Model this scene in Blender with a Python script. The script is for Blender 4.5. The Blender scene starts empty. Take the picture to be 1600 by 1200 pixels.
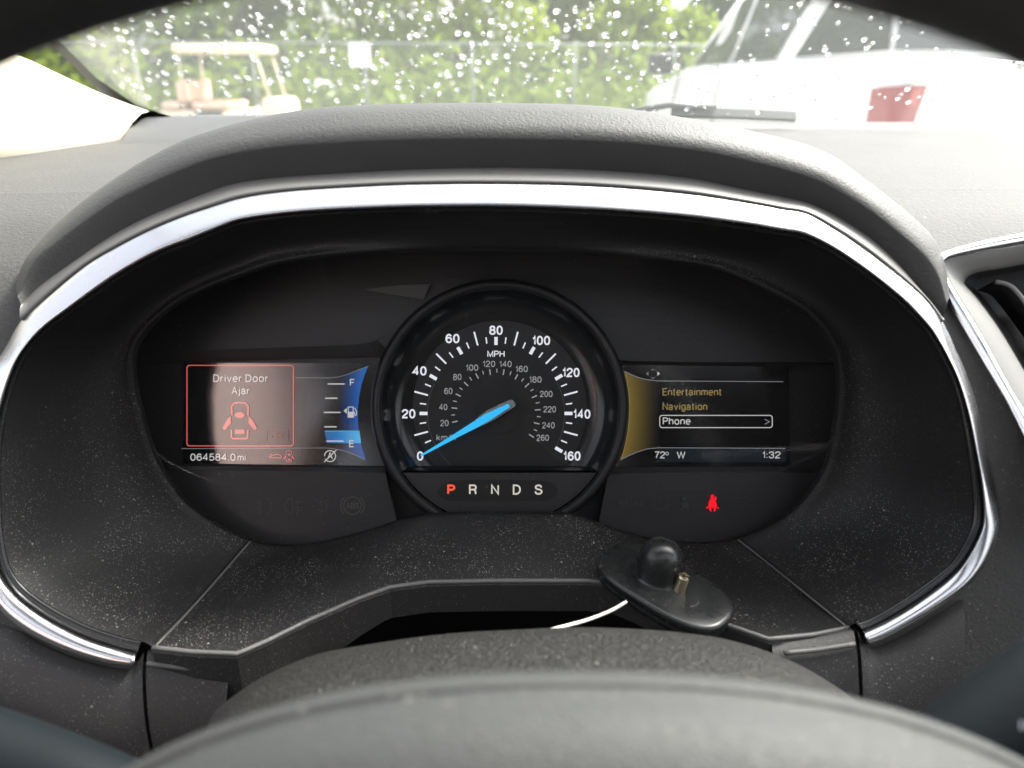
import bpy, bmesh, math, random
from mathutils import Vector, Matrix
random.seed(7)
sc = bpy.context.scene
C = sc.collection
R_ = math.radians

# ------------------------------------------------------------------ camera
FPX = 1200.0                       # focal length in pixels of a 1600 px wide picture
PITCH = R_(21.8)
CAM = Vector((0, 0, 1.2))
CP, SP = math.cos(PITCH), math.sin(PITCH)
FWD, UP, RT = Vector((0, CP, -SP)), Vector((0, SP, CP)), Vector((1, 0, 0))
cd = bpy.data.cameras.new('camera')
cam = bpy.data.objects.new('camera', cd); C.objects.link(cam)
cam.location = CAM; cam.rotation_euler = (math.pi/2 - PITCH, 0, 0)
cd.sensor_width = 36; cd.lens = 36*FPX/1600
cd.clip_start = 0.01; cd.clip_end = 600
cd.dof.use_dof = True; cd.dof.focus_distance = 0.405; cd.dof.aperture_fstop = 8.5
sc.camera = cam

# ------------------------------------------------------------------ sky, sun, exposure
EXP = 2.55
SUN_EL, SUN_AZ = R_(52), R_(57)    # azimuth measured from +Y (ahead) towards +X (right)
w = bpy.data.worlds.new('World'); sc.world = w; w.use_nodes = True
nt = w.node_tree; bg = nt.nodes['Background']
sky = nt.nodes.new('ShaderNodeTexSky'); sky.sky_type = 'NISHITA'; sky.sun_disc = False
sky.sun_elevation = SUN_EL; sky.sun_rotation = SUN_AZ
sky.air_density = 1.0; sky.dust_density = 6.0; sky.ozone_density = 1.0
hs = nt.nodes.new('ShaderNodeHueSaturation'); hs.inputs['Saturation'].default_value = 0.3
nt.links.new(sky.outputs[0], hs.inputs['Color']); nt.links.new(hs.outputs[0], bg.inputs[0])
bg.inputs[1].default_value = 0.11
sl = bpy.data.lights.new('sun', 'SUN'); sl.energy = 1.5; sl.angle = R_(12); sl.color = (1, .96, .9)
sun = bpy.data.objects.new('sun', sl); C.objects.link(sun)
sd = Vector((math.sin(SUN_AZ)*math.cos(SUN_EL), math.cos(SUN_AZ)*math.cos(SUN_EL), math.sin(SUN_EL)))
sun.rotation_euler = sd.to_track_quat('Z', 'Y').to_euler(); sun.location = (0, 0, 30)
vs = sc.view_settings
vs.view_transform = 'Standard'; vs.look = 'None'; vs.gamma = 1; vs.use_curve_mapping = False
vs.exposure = EXP
cy = sc.cycles
cy.use_denoising = True; cy.max_bounces = 10; cy.transparent_max_bounces = 16
cy.transmission_bounces = 8; cy.sample_clamp_indirect = 8
EM = 1/2**EXP                      # display-referred brightness of lit screens and lamps

# ------------------------------------------------------------------ helpers
def W(px, py, d):
    return CAM + RT*((px-800)/FPX*d) + UP*((600-py)/FPX*d) + FWD*d
def proj(p):
    v = p - CAM; d = v.dot(FWD)
    return 800+FPX*v.dot(RT)/d, 600-FPX*v.dot(UP)/d, d
def d_at_z(py, z):                 # depth at which the sight line of a row meets a level
    return (CAM.z - z)/(SP + CP*(py-600)/FPX)
def lerp(a, b, t): return a+(b-a)*t
def interp(x, pts):
    if x <= pts[0][0]: return pts[0][1]
    for (x0, y0), (x1, y1) in zip(pts, pts[1:]):
        if x <= x1: return y0+(y1-y0)*(x-x0)/(x1-x0)
    return pts[-1][1]
def crom(pts, n=4, closed=False):
    P = [Vector(p) for p in pts]; out = []; m = len(P)
    rng = range(m) if closed else range(m-1)
    for i in rng:
        if closed: p0, p1, p2, p3 = P[i-1], P[i], P[(i+1) % m], P[(i+2) % m]
        else: p0, p1, p2, p3 = P[max(i-1, 0)], P[i], P[i+1], P[min(i+2, m-1)]
        for k in range(n):
            t = k/n
            out.append(.5*((2*p1)+(p2-p0)*t+(2*p0-5*p1+4*p2-p3)*t*t+(3*p1-p0-3*p2+p3)*t**3))
    if not closed: out.append(P[-1])
    return out
def root_loc(o):
    v = Vector((0, 0, 0))
    while o is not None: v = v+o.location; o = o.parent
    return v
def mesh_obj(name, verts, faces, mat, parent=None, smooth=True, recalc=True):
    me = bpy.data.meshes.new(name)
    if parent is not None: off = root_loc(parent)
    else:
        xs = [v[0] for v in verts]; ys = [v[1] for v in verts]; zs = [v[2] for v in verts]
        off = Vector(((min(xs)+max(xs))/2, (min(ys)+max(ys))/2, min(zs)))
    me.from_pydata([Vector(v)-off for v in verts], [], faces)
    if recalc:
        b = bmesh.new(); b.from_mesh(me); bmesh.ops.remove_doubles(b, verts=b.verts, dist=1e-7)
        bmesh.ops.recalc_face_normals(b, faces=b.faces); b.to_mesh(me); b.free()
    me.materials.append(mat)
    if smooth: me.shade_smooth()
    o = bpy.data.objects.new(name, me); C.objects.link(o)
    if parent is not None: o.parent = parent
    else: o.location = off
    return o
def thing(name, label, cat, loc, group=None):
    o = bpy.data.objects.new(name, None); C.objects.link(o); o.location = loc
    o.empty_display_size = .05; o['label'] = label; o['category'] = cat
    if group: o['group'] = group
    return o
def tag(o, label, cat, group=None):
    o['label'] = label; o['category'] = cat
    if group: o['group'] = group
    return o
def loft(name, rows, mat, parent=None, close_u=False, close_v=False, smooth=True, caps=False):
    n = len(rows[0]); v = [p for r in rows for p in r]; f = []
    m = len(rows)
    for i in range(m if close_v else m-1):
        for j in range(n if close_u else n-1):
            a = i*n+j; b = i*n+(j+1) % n; c = ((i+1) % m)*n+(j+1) % n; d = ((i+1) % m)*n+j
            f.append((a, b, c, d))
    if caps:
        f.append(tuple(range(n))); f.append(tuple((m-1)*n+k for k in range(n)))
    return mesh_obj(name, v, f, mat, parent, smooth)
def tube(name, pts, rad, mat, parent=None, seg=10, caps=True):
    P = [Vector(p) for p in pts]; rows = []
    prev = None
    for i, p in enumerate(P):
        t = (P[min(i+1, len(P)-1)]-P[max(i-1, 0)]).normalized()
        if prev is None:
            a = t.cross(Vector((0, 0, 1)))
            if a.length < .01: a = t.cross(Vector((1, 0, 0)))
        else: a = prev-t*prev.dot(t)
        a.normalize(); prev = a; b = t.cross(a)
        r = rad[i] if isinstance(rad, (list, tuple)) else rad
        rows.append([p+a*(r*math.cos(2*math.pi*k/seg))+b*(r*math.sin(2*math.pi*k/seg)) for k in range(seg)])
    return loft(name, rows, mat, parent, close_u=True, caps=caps)
def box_vf(lo, hi):
    v = [(x, y, z) for x in (lo[0], hi[0]) for y in (lo[1], hi[1]) for z in (lo[2], hi[2])]
    f = [(0, 1, 3, 2), (4, 6, 7, 5), (0, 4, 5, 1), (2, 3, 7, 6), (0, 2, 6, 4), (1, 5, 7, 3)]
    return v, f
def box(name, lo, hi, mat, parent=None, bevel=0.0):
    v, f = box_vf(lo, hi)
    o = mesh_obj(name, v, f, mat, parent, smooth=False)
    if bevel: bev(o, bevel)
    return o
def bev(o, wd, seg=3):
    b = bmesh.new(); b.from_mesh(o.data)
    bmesh.ops.bevel(b, geom=b.edges[:], offset=wd, segments=seg, affect='EDGES', profile=.5)
    b.to_mesh(o.data); b.free(); o.data.shade_smooth()
def flat(name, pts, d, mat, parent, thick=0.0):   # flat panel facing the driver, px outline
    v = [W(x, y, d) for x, y in pts]; n = len(v)
    f = [tuple(range(n))]
    if thick:
        v += [W(x, y, d)+FWD*thick for x, y in pts]
        f += [tuple(range(n, 2*n))]+[(i, (i+1) % n, n+(i+1) % n, n+i) for i in range(n)]
    return mesh_obj(name, v, f, mat, parent, smooth=False)
def strokes(name, paths, wpx, d, mat, parent, closed=False):  # printed or lit line work on a panel
    v, f = [], []
    for path in paths:
        P = [Vector((x, y)) for x, y in path]; n = len(P); base = len(v)
        for i in range(n):
            if closed: t0, t1 = P[i]-P[i-1], P[(i+1) % n]-P[i]
            else: t0 = P[i]-P[i-1] if i else P[1]-P[0]; t1 = P[i+1]-P[i] if i < n-1 else t0
            t0 = t0.normalized(); t1 = t1.normalized(); t = (t0+t1)
            if t.length < .1: t = t1
            t.normalize(); k = 1/max(.5, t.dot(t1)); q = Vector((-t.y, t.x))*(wpx/2*k)
            v += [W(*(P[i]+q), d), W(*(P[i]-q), d)]
        for i in range(n if closed else n-1):
            a = base+2*i; b = base+2*((i+1) % n); f.append((a, a+1, b+1, b))
    return mesh_obj(name, v, f, mat, parent, smooth=False)
def polys(name, plist, d, mat, parent):
    v, f = [], []
    for p in plist:
        b = len(v); v += [W(x, y, d) for x, y in p]; f.append(tuple(range(b, b+len(p))))
    return mesh_obj(name, v, f, mat, parent, smooth=False)
def circ(cx, cy_, r, n=32, a0=0, a1=360, ry=None):
    ry = ry or r; full = abs(a1-a0) >= 360
    return [(cx+r*math.cos(R_(a0+(a1-a0)*i/(n if full else n-1))), cy_+ry*math.sin(R_(a0+(a1-a0)*i/(n if full else n-1)))) for i in range(n)]
def rrect(x0, y0, x1, y1, r, n=5):
    out = []
    for cx, cy_, a in ((x1-r, y0+r, -90), (x1-r, y1-r, 0), (x0+r, y1-r, 90), (x0+r, y0+r, 180)):
        out += circ(cx, cy_, r, n, a, a+90)
    return out
def _arc(cx, cy_, rx, ry, a0, a1, n=14, e=2.25):
    out = []
    for i in range(n):
        a = R_(a0+(a1-a0)*i/(n-1)); c_, s_ = math.cos(a), math.sin(a)
        out.append((cx+math.copysign(abs(c_)**(2/e), c_)*rx, cy_+math.copysign(abs(s_)**(2/e), s_)*ry))
    return out
def _sm(*p): return crom2(list(p), 3)
def crom2(pts, n=4, closed=False):
    return [(v.x, v.y) for v in crom([(x, y, 0) for x, y in pts], n, closed)]
XH = .72
GLYPH = {                            # centre lines of a plain grotesque: (width, strokes)
 '0': (.54, [_arc(.27, .5, .27, .5, 90, 450, 29)]), '1': (.25, [[(0, .76), (.12, .8), (.21, .9), (.23, 1), (.23, 0)]]),
 '2': (.55, [_sm((0, .7), (.02, .85), (.12, .96), (.28, 1), (.45, .95), (.54, .83), (.54, .68), (.46, .54), (.3, .4), (.1, .2))+[(0, 0), (.56, 0)]]),
 '3': (.55, [_sm((0, .75), (.04, .89), (.14, .97), (.28, 1), (.44, .96), (.52, .85), (.51, .68), (.42, .57), (.2, .54)), _sm((.2, .54), (.42, .52), (.54, .4), (.55, .25), (.47, .09), (.28, 0), (.13, .03), (.03, .13), (0, .27))]),
 '4': (.57, [[(.42, 0), (.42, 1), (0, .3), (.57, .3)]]),
 '5': (.55, [[(.5, 1), (.1, 1)]+_sm((.04, .5), (.15, .6), (.3, .63), (.46, .57), (.55, .42), (.55, .25), (.46, .08), (.28, 0), (.1, .05), (0, .2))]),
 '6': (.55, [_sm((.52, .8), (.46, .93), (.32, 1), (.19, .97), (.07, .82), (.01, .55), (.01, .3), (.1, .1), (.28, 0), (.46, .07), (.55, .24), (.54, .42), (.45, .57), (.29, .62), (.12, .55), (.02, .38))]),
 '7': (.55, [[(0, 1), (.55, 1)]+_sm((.5, .9), (.3, .5), (.18, 0))]),
 '8': (.55, [_arc(.275, .765, .235, .235, 90, 450, 21), _arc(.275, .27, .275, .27, 90, 450, 23)]),
 '.': (.08, [[(.04, -.04), (.04, .08)]]), ':': (.08, [[(.04, .02), (.04, .14)], [(.04, .56), (.04, .68)]]), '/': (.28, [[(0, 0), (.28, 1)]]),
 'A': (.64, [[(0, 0), (.32, 1), (.64, 0)], [(.11, .34), (.53, .34)]]), 'B': (.56, [[(.3, 1), (0, 1), (0, 0), (.3, 0)]+_arc(.3, .27, .26, .27, -90, 90, 9), _arc(.28, .77, .23, .23, 90, -90, 9)+[(0, .54)]]),
 'D': (.62, [[(0, 0), (0, 1)]+_arc(.2, .5, .42, .5, 90, -90, 17)+[(0, 0)]]), 'E': (.5, [[(.5, 1), (0, 1), (0, 0), (.5, 0)], [(0, .52), (.46, .52)]]),
 'F': (.48, [[(.48, 1), (0, 1), (0, 0)], [(0, .5), (.42, .5)]]), 'H': (.6, [[(0, 0), (0, 1)], [(.6, 0), (.6, 1)], [(0, .52), (.6, .52)]]),
 'K': (.58, [[(0, 0), (0, 1)], [(.54, 1), (0, .38)], [(.2, .6), (.58, 0)]]), 'M': (.72, [[(0, 0), (0, 1), (.36, .08), (.72, 1), (.72, 0)]]),
 'N': (.6, [[(0, 0), (0, 1), (.6, 0), (.6, 1)]]), 'O': (.68, [_arc(.34, .5, .34, .5, 90, 450, 29)]),
 'P': (.54, [[(0, 0), (0, 1)]+_arc(.28, .74, .27, .26, 90, -90, 11)+[(0, .48)]]),
 'R': (.58, [[(0, 0), (0, 1)]+_arc(.3, .75, .26, .25, 90, -90, 11)+[(0, .5)], _sm((.3, .5), (.48, .44), (.52, .25), (.54, .08), (.58, 0))]),
 'S': (.58, [_sm((.54, .74), (.5, .9), (.38, .98), (.27, 1), (.12, .95), (.03, .83), (.05, .66), (.18, .56), (.38, .5), (.52, .42), (.58, .28), (.53, .11), (.4, .02), (.28, 0), (.13, .03), (.03, .14), (0, .29))]),
 'W': (.9, [[(0, 1), (.22, 0), (.45, .95), (.68, 0), (.9, 1)]]),
 'a': (.5, [_sm((.02, .52), (.07, .66), (.22, XH), (.38, .68), (.43, .56), (.43, .4), (.43, .14), (.5, 0)), _sm((.43, .42), (.3, .38), (.13, .36), (.01, .27), (.0, .13), (.1, .01), (.24, .0), (.38, .09), (.43, .25))]),
 'e': (.5, [[(0, .37), (.5, .37)]+_arc(.25, .36, .25, .36, 2, 310, 21)]), 'g': (.5, [_arc(.245, .37, .245, .35, 90, 450, 21), [(.49, XH), (.49, .02)]+_sm((.49, .02), (.45, -.18), (.27, -.26), (.1, -.22), (.03, -.12))]),
 'h': (.46, [[(0, 0), (0, 1)], _sm((0, .45), (.06, .63), (.24, XH), (.41, .66), (.46, .5))+[(.46, 0)]]), 'i': (.06, [[(.03, 0), (.03, XH)], [(.03, .9), (.03, 1)]]),
 'j': (.12, [[(.1, XH), (.1, -.1)]+_sm((.1, -.1), (.06, -.24), (-.06, -.25)), [(.1, .9), (.1, 1)]]), 'k': (.46, [[(0, 0), (0, 1)], [(.43, XH), (0, .28)], [(.15, .43), (.46, 0)]]),
 'm': (.78, [[(0, 0), (0, XH)], _sm((0, .45), (.06, .63), (.2, XH), (.35, .66), (.39, .5))+[(.39, 0)], _sm((.39, .45), (.45, .63), (.59, XH), (.74, .66), (.78, .5))+[(.78, 0)]]),
 'n': (.46, [[(0, 0), (0, XH)], _sm((0, .45), (.06, .63), (.24, XH), (.41, .66), (.46, .5))+[(.46, 0)]]), 'o': (.52, [_arc(.26, .36, .26, .36, 90, 450, 23)]),
 'r': (.26, [[(0, 0), (0, XH)], _sm((0, .42), (.08, .62), (.26, .7))]), 't': (.24, [[(.08, .94), (.08, .12)]+_sm((.08, .12), (.13, .01), (.24, .01)), [(-.04, XH), (.24, XH)]]),
 'v': (.46, [[(0, XH), (.23, 0), (.46, XH)]]), '?': (.45, [_sm((0, .72), (.06, .92), (.22, 1), (.4, .93), (.45, .75), (.36, .58), (.25, .45))+[(.23, .26)], [(.23, 0), (.23, .06)]]),
 'I': (.06, [[(.03, 0), (.03, 1)]])}
def text(name, s, x, base, cap, d, mat, parent, width=None, align='L', sw=.14):
    pen = 0; segs = []
    for ch in s:
        if ch == ' ': pen += .32; continue
        wg, st_ = GLYPH[ch]
        for q in st_: segs.append([(pen+a+sw/2, sw/2+b*(1-sw)) for a, b in q])
        pen += wg+sw+.11
    pen -= .11
    sx = (width/pen) if width else cap*.95
    ox = x if align == 'L' else x-pen*sx/2
    v, f = [], []
    for si, q in enumerate(segs):
        P = []
        for a, b in q:
            pt_ = Vector((a*sx, b*cap))
            if not P or (pt_-P[-1]).length > 1e-4: P.append(pt_)
        n_ = len(P); cl = (P[0]-P[-1]).length < 1e-3
        if cl: P = P[:-1]; n_ -= 1
        hw_ = sw*(cap+sx)/4; b0 = len(v)
        for i in range(n_):
            t0 = (P[i]-P[i-1]) if (i or cl) else P[1]-P[0]; t1 = P[(i+1) % n_]-P[i] if (i < n_-1 or cl) else t0
            t0 = t0.normalized(); t1 = t1.normalized(); t_ = t0+t1
            if t_.length < .1: t_ = t1.copy()
            t_.normalize(); q_ = Vector((-t_.y, t_.x))*(hw_/max(.45, t_.dot(t1)))
            for w_ in (P[i]+q_, P[i]-q_): v.append(W(ox+w_.x, base-w_.y, d-.000008*si))
        for i in range(n_ if cl else n_-1):
            a = b0+2*i; c = b0+2*((i+1) % n_); f.append((a, a+1, c+1, c))
    return mesh_obj(name, v, f, mat, parent, smooth=False)

# ------------------------------------------------------------------ materials
def new_mat(name):
    m = bpy.data.materials.new(name); m.use_nodes = True
    return m, m.node_tree, m.node_tree.nodes['Principled BSDF']
def pmat(name, col, rough=.5, metal=0.0, noise=0.0, nscale=60, bump=0.0, bscale=300, dust=0.0, dscale=450,
         leather=0.0, lscale=500, spec=.5, coat=0.0, rvar=0.0, settle=False):
    m, t, p = new_mat(name); N, L = t.nodes, t.links
    p.inputs['Base Color'].default_value = (*col, 1); p.inputs['Roughness'].default_value = rough
    p.inputs['Metallic'].default_value = metal; p.inputs['Specular IOR Level'].default_value = spec
    p.inputs['Coat Weight'].default_value = coat
    tc = N.new('ShaderNodeTexCoord'); co = tc.outputs['Object']
    cur = None
    if noise:
        n = N.new('ShaderNodeTexNoise'); n.inputs['Scale'].default_value = nscale; n.inputs['Detail'].default_value = 5
        L.new(co, n.inputs['Vector'])
        mx = N.new('ShaderNodeMix'); mx.data_type = 'RGBA'
        mx.inputs[6].default_value = (*[c*(1-noise) for c in col], 1); mx.inputs[7].default_value = (*[min(1, c*(1+noise)) for c in col], 1)
        L.new(n.outputs['Fac'], mx.inputs[0]); cur = mx.outputs[2]
    if rvar:
        n = N.new('ShaderNodeTexNoise'); n.inputs['Scale'].default_value = nscale*1.7; n.inputs['Detail'].default_value = 4
        L.new(co, n.inputs['Vector'])
        mr = N.new('ShaderNodeMapRange'); mr.inputs[1].default_value = .3; mr.inputs[2].default_value = .7
        mr.inputs[3].default_value = max(0, rough-rvar); mr.inputs[4].default_value = min(1, rough+rvar)
        L.new(n.outputs['Fac'], mr.inputs[0]); L.new(mr.outputs[0], p.inputs['Roughness'])
    if dust:
        last = None
        for k, (sc_, rad) in enumerate(((dscale, .2), (dscale*.42, .16), (dscale*1.9, .24))):
            vo = N.new('ShaderNodeTexVoronoi'); vo.inputs['Scale'].default_value = sc_
            L.new(co, vo.inputs['Vector'])
            lt = N.new('ShaderNodeMath'); lt.operation = 'LESS_THAN'; lt.inputs[1].default_value = rad
            L.new(vo.outputs['Distance'], lt.inputs[0])
            sp = N.new('ShaderNodeSeparateColor'); L.new(vo.outputs['Color'], sp.inputs[0])
            gt = N.new('ShaderNodeMath'); gt.operation = 'LESS_THAN'; gt.inputs[1].default_value = (.3, .12, .42)[k]*min(1.6, dust*2)
            L.new(sp.outputs[0], gt.inputs[0])
            mu = N.new('ShaderNodeMath'); mu.operation = 'MULTIPLY'; L.new(lt.outputs[0], mu.inputs[0]); L.new(gt.outputs[0], mu.inputs[1])
            m2 = N.new('ShaderNodeMath'); m2.operation = 'MULTIPLY'; L.new(mu.outputs[0], m2.inputs[0]); L.new(sp.outputs[1], m2.inputs[1])
            if last is None: last = m2.outputs[0]
            else:
                ad = N.new('ShaderNodeMath'); ad.operation = 'MAXIMUM'; L.new(last, ad.inputs[0]); L.new(m2.outputs[0], ad.inputs[1]); last = ad.outputs[0]
        am = N.new('ShaderNodeMath'); am.operation = 'MULTIPLY'; am.inputs[1].default_value = dust; L.new(last, am.inputs[0])
        nz = N.new('ShaderNodeTexNoise'); nz.inputs['Scale'].default_value = 38; nz.inputs['Detail'].default_value = 6; L.new(co, nz.inputs['Vector'])
        mr = N.new('ShaderNodeMapRange'); mr.inputs[1].default_value = .36; mr.inputs[2].default_value = .66; mr.inputs[3].default_value = .12; mr.inputs[4].default_value = 1.15
        L.new(nz.outputs['Fac'], mr.inputs[0]); a3 = N.new('ShaderNodeMath'); a3.operation = 'MULTIPLY'; a3.use_clamp = True
        L.new(am.outputs[0], a3.inputs[0]); L.new(mr.outputs[0], a3.inputs[1]); am = a3
        if settle:                   # dust lies on what faces up
            ge = N.new('ShaderNodeNewGeometry'); sx_ = N.new('ShaderNodeSeparateXYZ'); L.new(ge.outputs['Normal'], sx_.inputs[0])
            mr = N.new('ShaderNodeMapRange'); mr.inputs[1].default_value = -.15; mr.inputs[2].default_value = .75; mr.inputs[3].default_value = .1
            L.new(sx_.outputs[2], mr.inputs[0]); a2 = N.new('ShaderNodeMath'); a2.operation = 'MULTIPLY'
            L.new(am.outputs[0], a2.inputs[0]); L.new(mr.outputs[0], a2.inputs[1]); am = a2
        mx = N.new('ShaderNodeMix'); mx.data_type = 'RGBA'
        mx.inputs[7].default_value = (.42, .4, .37, 1)
        if cur is not None: L.new(cur, mx.inputs[6])
        else: mx.inputs[6].default_value = (*col, 1)
        L.new(am.outputs[0], mx.inputs[0]); cur = mx.outputs[2]
    if cur is not None: L.new(cur, p.inputs['Base Color'])
    nrm = None
    if leather:
        vo = N.new('ShaderNodeTexVoronoi'); vo.feature = 'SMOOTH_F1'; vo.inputs['Scale'].default_value = lscale
        nz = N.new('ShaderNodeTexNoise'); nz.inputs['Scale'].default_value = lscale*.35; nz.inputs['Detail'].default_value = 2
        L.new(co, nz.inputs['Vector'])
        ad = N.new('ShaderNodeVectorMath'); ad.operation = 'MULTIPLY_ADD'; ad.inputs[1].default_value = (.006,)*3
        L.new(nz.outputs['Color'], ad.inputs[0]); L.new(co, ad.inputs[2]); L.new(ad.outputs[0], vo.inputs['Vector'])
        b = N.new('ShaderNodeBump'); b.inputs['Strength'].default_value = leather; b.inputs['Distance'].default_value = .0011; b.invert = True
        L.new(vo.outputs['Distance'], b.inputs['Height']); nrm = b.outputs[0]
    if bump:
        n = N.new('ShaderNodeTexNoise'); n.inputs['Scale'].default_value = bscale; n.inputs['Detail'].default_value = 4
        L.new(co, n.inputs['Vector'])
        b = N.new('ShaderNodeBump'); b.inputs['Strength'].default_value = bump; b.inputs['Distance'].default_value = .0006
        L.new(n.outputs['Fac'], b.inputs['Height'])
        if nrm is not None: L.new(nrm, b.inputs['Normal'])
        nrm = b.outputs[0]
    if nrm is not None: L.new(nrm, p.inputs['Normal'])
    return m
def emat(name, col, s=1.0, screen=False):        # lit graphics of a screen or a telltale lamp
    m, t, p = new_mat(name)
    p.inputs['Base Color'].default_value = (*[c*.04 for c in col], 1)
    p.inputs['Roughness'].default_value = .14 if screen else .4
    if screen: p.inputs['IOR'].default_value = 1.7; p.inputs['Specular IOR Level'].default_value = 1.0
    p.inputs['Emission Color'].default_value = (*col, 1); p.inputs['Emission Strength'].default_value = s*EM
    return m
def glass_thin(name, refl=1.0, tint=(1, 1, 1), rough=0.0, smudge=0.0):
    m = bpy.data.materials.new(name); m.use_nodes = True; t = m.node_tree; N, L = t.nodes, t.links
    N.clear(); out = N.new('ShaderNodeOutputMaterial')
    tr = N.new('ShaderNodeBsdfTransparent'); tr.inputs[0].default_value = (*tint, 1)
    gl = N.new('ShaderNodeBsdfGlossy'); gl.inputs['Roughness'].default_value = rough
    fr = N.new('ShaderNodeFresnel'); fr.inputs['IOR'].default_value = 1.45
    mu = N.new('ShaderNodeMath'); mu.operation = 'MULTIPLY'; mu.inputs[1].default_value = refl
    L.new(fr.outputs[0], mu.inputs[0])
    mx = N.new('ShaderNodeMixShader'); L.new(mu.outputs[0], mx.inputs[0]); L.new(tr.outputs[0], mx.inputs[1]); L.new(gl.outputs[0], mx.inputs[2])
    if smudge:
        tl = N.new('ShaderNodeBsdfTranslucent'); tl.inputs[0].default_value = (.85, .9, .86, 1)
        m2 = N.new('ShaderNodeMixShader'); m2.inputs[0].default_value = smudge
        L.new(mx.outputs[0], m2.inputs[1]); L.new(tl.outputs[0], m2.inputs[2]); L.new(m2.outputs[0], out.inputs['Surface'])
    else: L.new(mx.outputs[0], out.inputs['Surface'])
    return m

M_PAD = pmat('dash_vinyl', (.06, .059, .056), .7, leather=.28, lscale=640, dust=.35, dscale=520, noise=.15, nscale=30, spec=.32)
M_PADTOP = pmat('dash_top_vinyl', (.055, .055, .054), .58, leather=.12, lscale=520, noise=.15, nscale=20, spec=.55)
M_HOOD = pmat('hood_leather', (.05, .05, .048), .6, leather=.2, lscale=700, noise=.15, nscale=40, spec=.4)
M_BEVEL = pmat('grey_bevel', (.12, .117, .112), .45, bump=.1)
M_CHROME = pmat('satin_chrome', (.64, .64, .65), .24, metal=1, rvar=.05, nscale=25, dust=.06, dscale=420)
M_GLOSSBLK = pmat('gloss_black_strip', (.012, .013, .013), .2, dust=.2, dscale=800, rvar=.08)
M_BLACK = pmat('dusty_black_plastic', (.014, .0132, .0132), .55, bump=.35, bscale=1500, dust=.95, dscale=700, settle=True, noise=.25, nscale=18, spec=.35)
M_FASCIA = pmat('fascia_plastic', (.03, .028, .027), .52, bump=.35, bscale=1300, dust=.5, dscale=620, noise=.2, nscale=14)
M_LIP = pmat('lip_highlight', (.12, .115, .11), .45, bump=.3, bscale=900)  # paler plastic paints in the light that edges catch
M_DEEP = pmat('under_dash_black', (.006, .006, .006), .8)
M_SEAM = pmat('panel_seam', (.004, .004, .004), .9)
M_SHROUD = pmat('shroud_plastic', (.014, .0135, .0125), .48, spec=.4, leather=1.0, lscale=800, dust=.42, dscale=560, noise=.2, nscale=25)
M_HUB = pmat('airbag_cover', (.033, .0345, .033), .6, leather=.3, lscale=1100, dust=.2, dscale=260, noise=.08, spec=.4)
M_RIM = pmat('wheel_leather', (.03, .03, .03), .5, leather=.4, lscale=600)
M_STALK = pmat('stalk_plastic', (.006, .0085, .010), .6, bump=.1, spec=.12)
M_PLATE = pmat('cluster_plate', (.028, .0265, .027), .5, bump=.1, bscale=900, dust=.16, dscale=300)
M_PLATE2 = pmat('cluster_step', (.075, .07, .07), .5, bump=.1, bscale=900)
M_DIAL = pmat('dial_black', (.011, .011, .012), .45, dust=.18, dscale=300)
M_DIAL2 = pmat('dial_centre', (.009, .009, .009), .5)
M_RING = pmat('dial_ring_black', (.018, .018, .019), .48, rvar=.06, dust=.1)
M_RINGG = pmat('dial_wall_gloss', (.02, .02, .02), .17)
M_ICON = pmat('unlit_icon', (.11, .10, .10), .5)
M_ICON2 = pmat('unlit_icon_faint', (.05, .051, .052), .5)
M_LCD = pmat('screen_glass', (.004, .004, .005), .14, spec=1.0)
M_TAG = pmat('tag_plastic', (.018, .019, .019), .27, rvar=.09, nscale=60, dust=.2, dscale=420, noise=.3)
M_BRASS = pmat('pin_metal', (.82, .68, .48), .3, metal=1, rvar=.1)
M_WIRE = pmat('white_cable', (.72, .7, .64), .45)
M_BEIGE = pmat('beige_trim', (.74, .68, .55), .75, bump=.25, bscale=1600, noise=.05)
M_PINK = pmat('reflected_pink', (.74, .55, .51), .8, bump=.2)  # colour of the unseen panel added for the left screen's reflection
M_CHAR = pmat('charcoal_cloth', (.03, .03, .03), .9, bump=.2)
M_WGLASS = glass_thin('windshield_glass', .8, (.97, .99, .975), smudge=.042)
M_LENS = glass_thin('cluster_lens', .27, (.97, .97, .97))
M_FRIT = pmat('black_frit', (.012, .014, .014), .4)
M_CHR2 = pmat('vent_chrome', (.87, .88, .89), .22, metal=1, rvar=.04)
M_VGREY = pmat('vent_bezel', (.17, .168, .16), .5, bump=.1)
M_VBLK = pmat('vent_black', (.02, .02, .02), .5, dust=.3)
m, t, p = new_mat('water_drop'); p.inputs['Base Color'].default_value = (1, 1, 1, 1)
M_LCD.node_tree.nodes['Principled BSDF'].inputs['IOR'].default_value = 1.7
p.inputs['Transmission Weight'].default_value = 1; p.inputs['IOR'].default_value = 1.33; p.inputs['Roughness'].default_value = 0
M_DROP = m
E_WHITE = emat('lit_white', (.82, .83, .9), .95); E_GREY = emat('lit_grey', (.5, .5, .52), .55)
E_TXT = emat('screen_text', (.80, .79, .78), .62, True); E_RED = emat('screen_red', (.85, .16, .14), .62, True)
E_RED2 = emat('screen_red_dim', (.5, .08, .07), .3, True)
E_NEEDLE = emat('needle_blue', (.03, .5, 1.0), 1.0); E_P = emat('lit_orange', (1, .1, .05), 1.0)
E_LET = emat('lit_cream', (.72, .67, .60), .85); E_GOLD = emat('screen_gold', (.5, .36, .13), .5, True)
E_LINE = emat('screen_line', (.45, .47, .5), .4, True); E_CYAN = emat('screen_cyan', (.1, .5, .8), .7, True)
E_BELT = emat('telltale_red', (1, .005, .02), 1.0)
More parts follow.
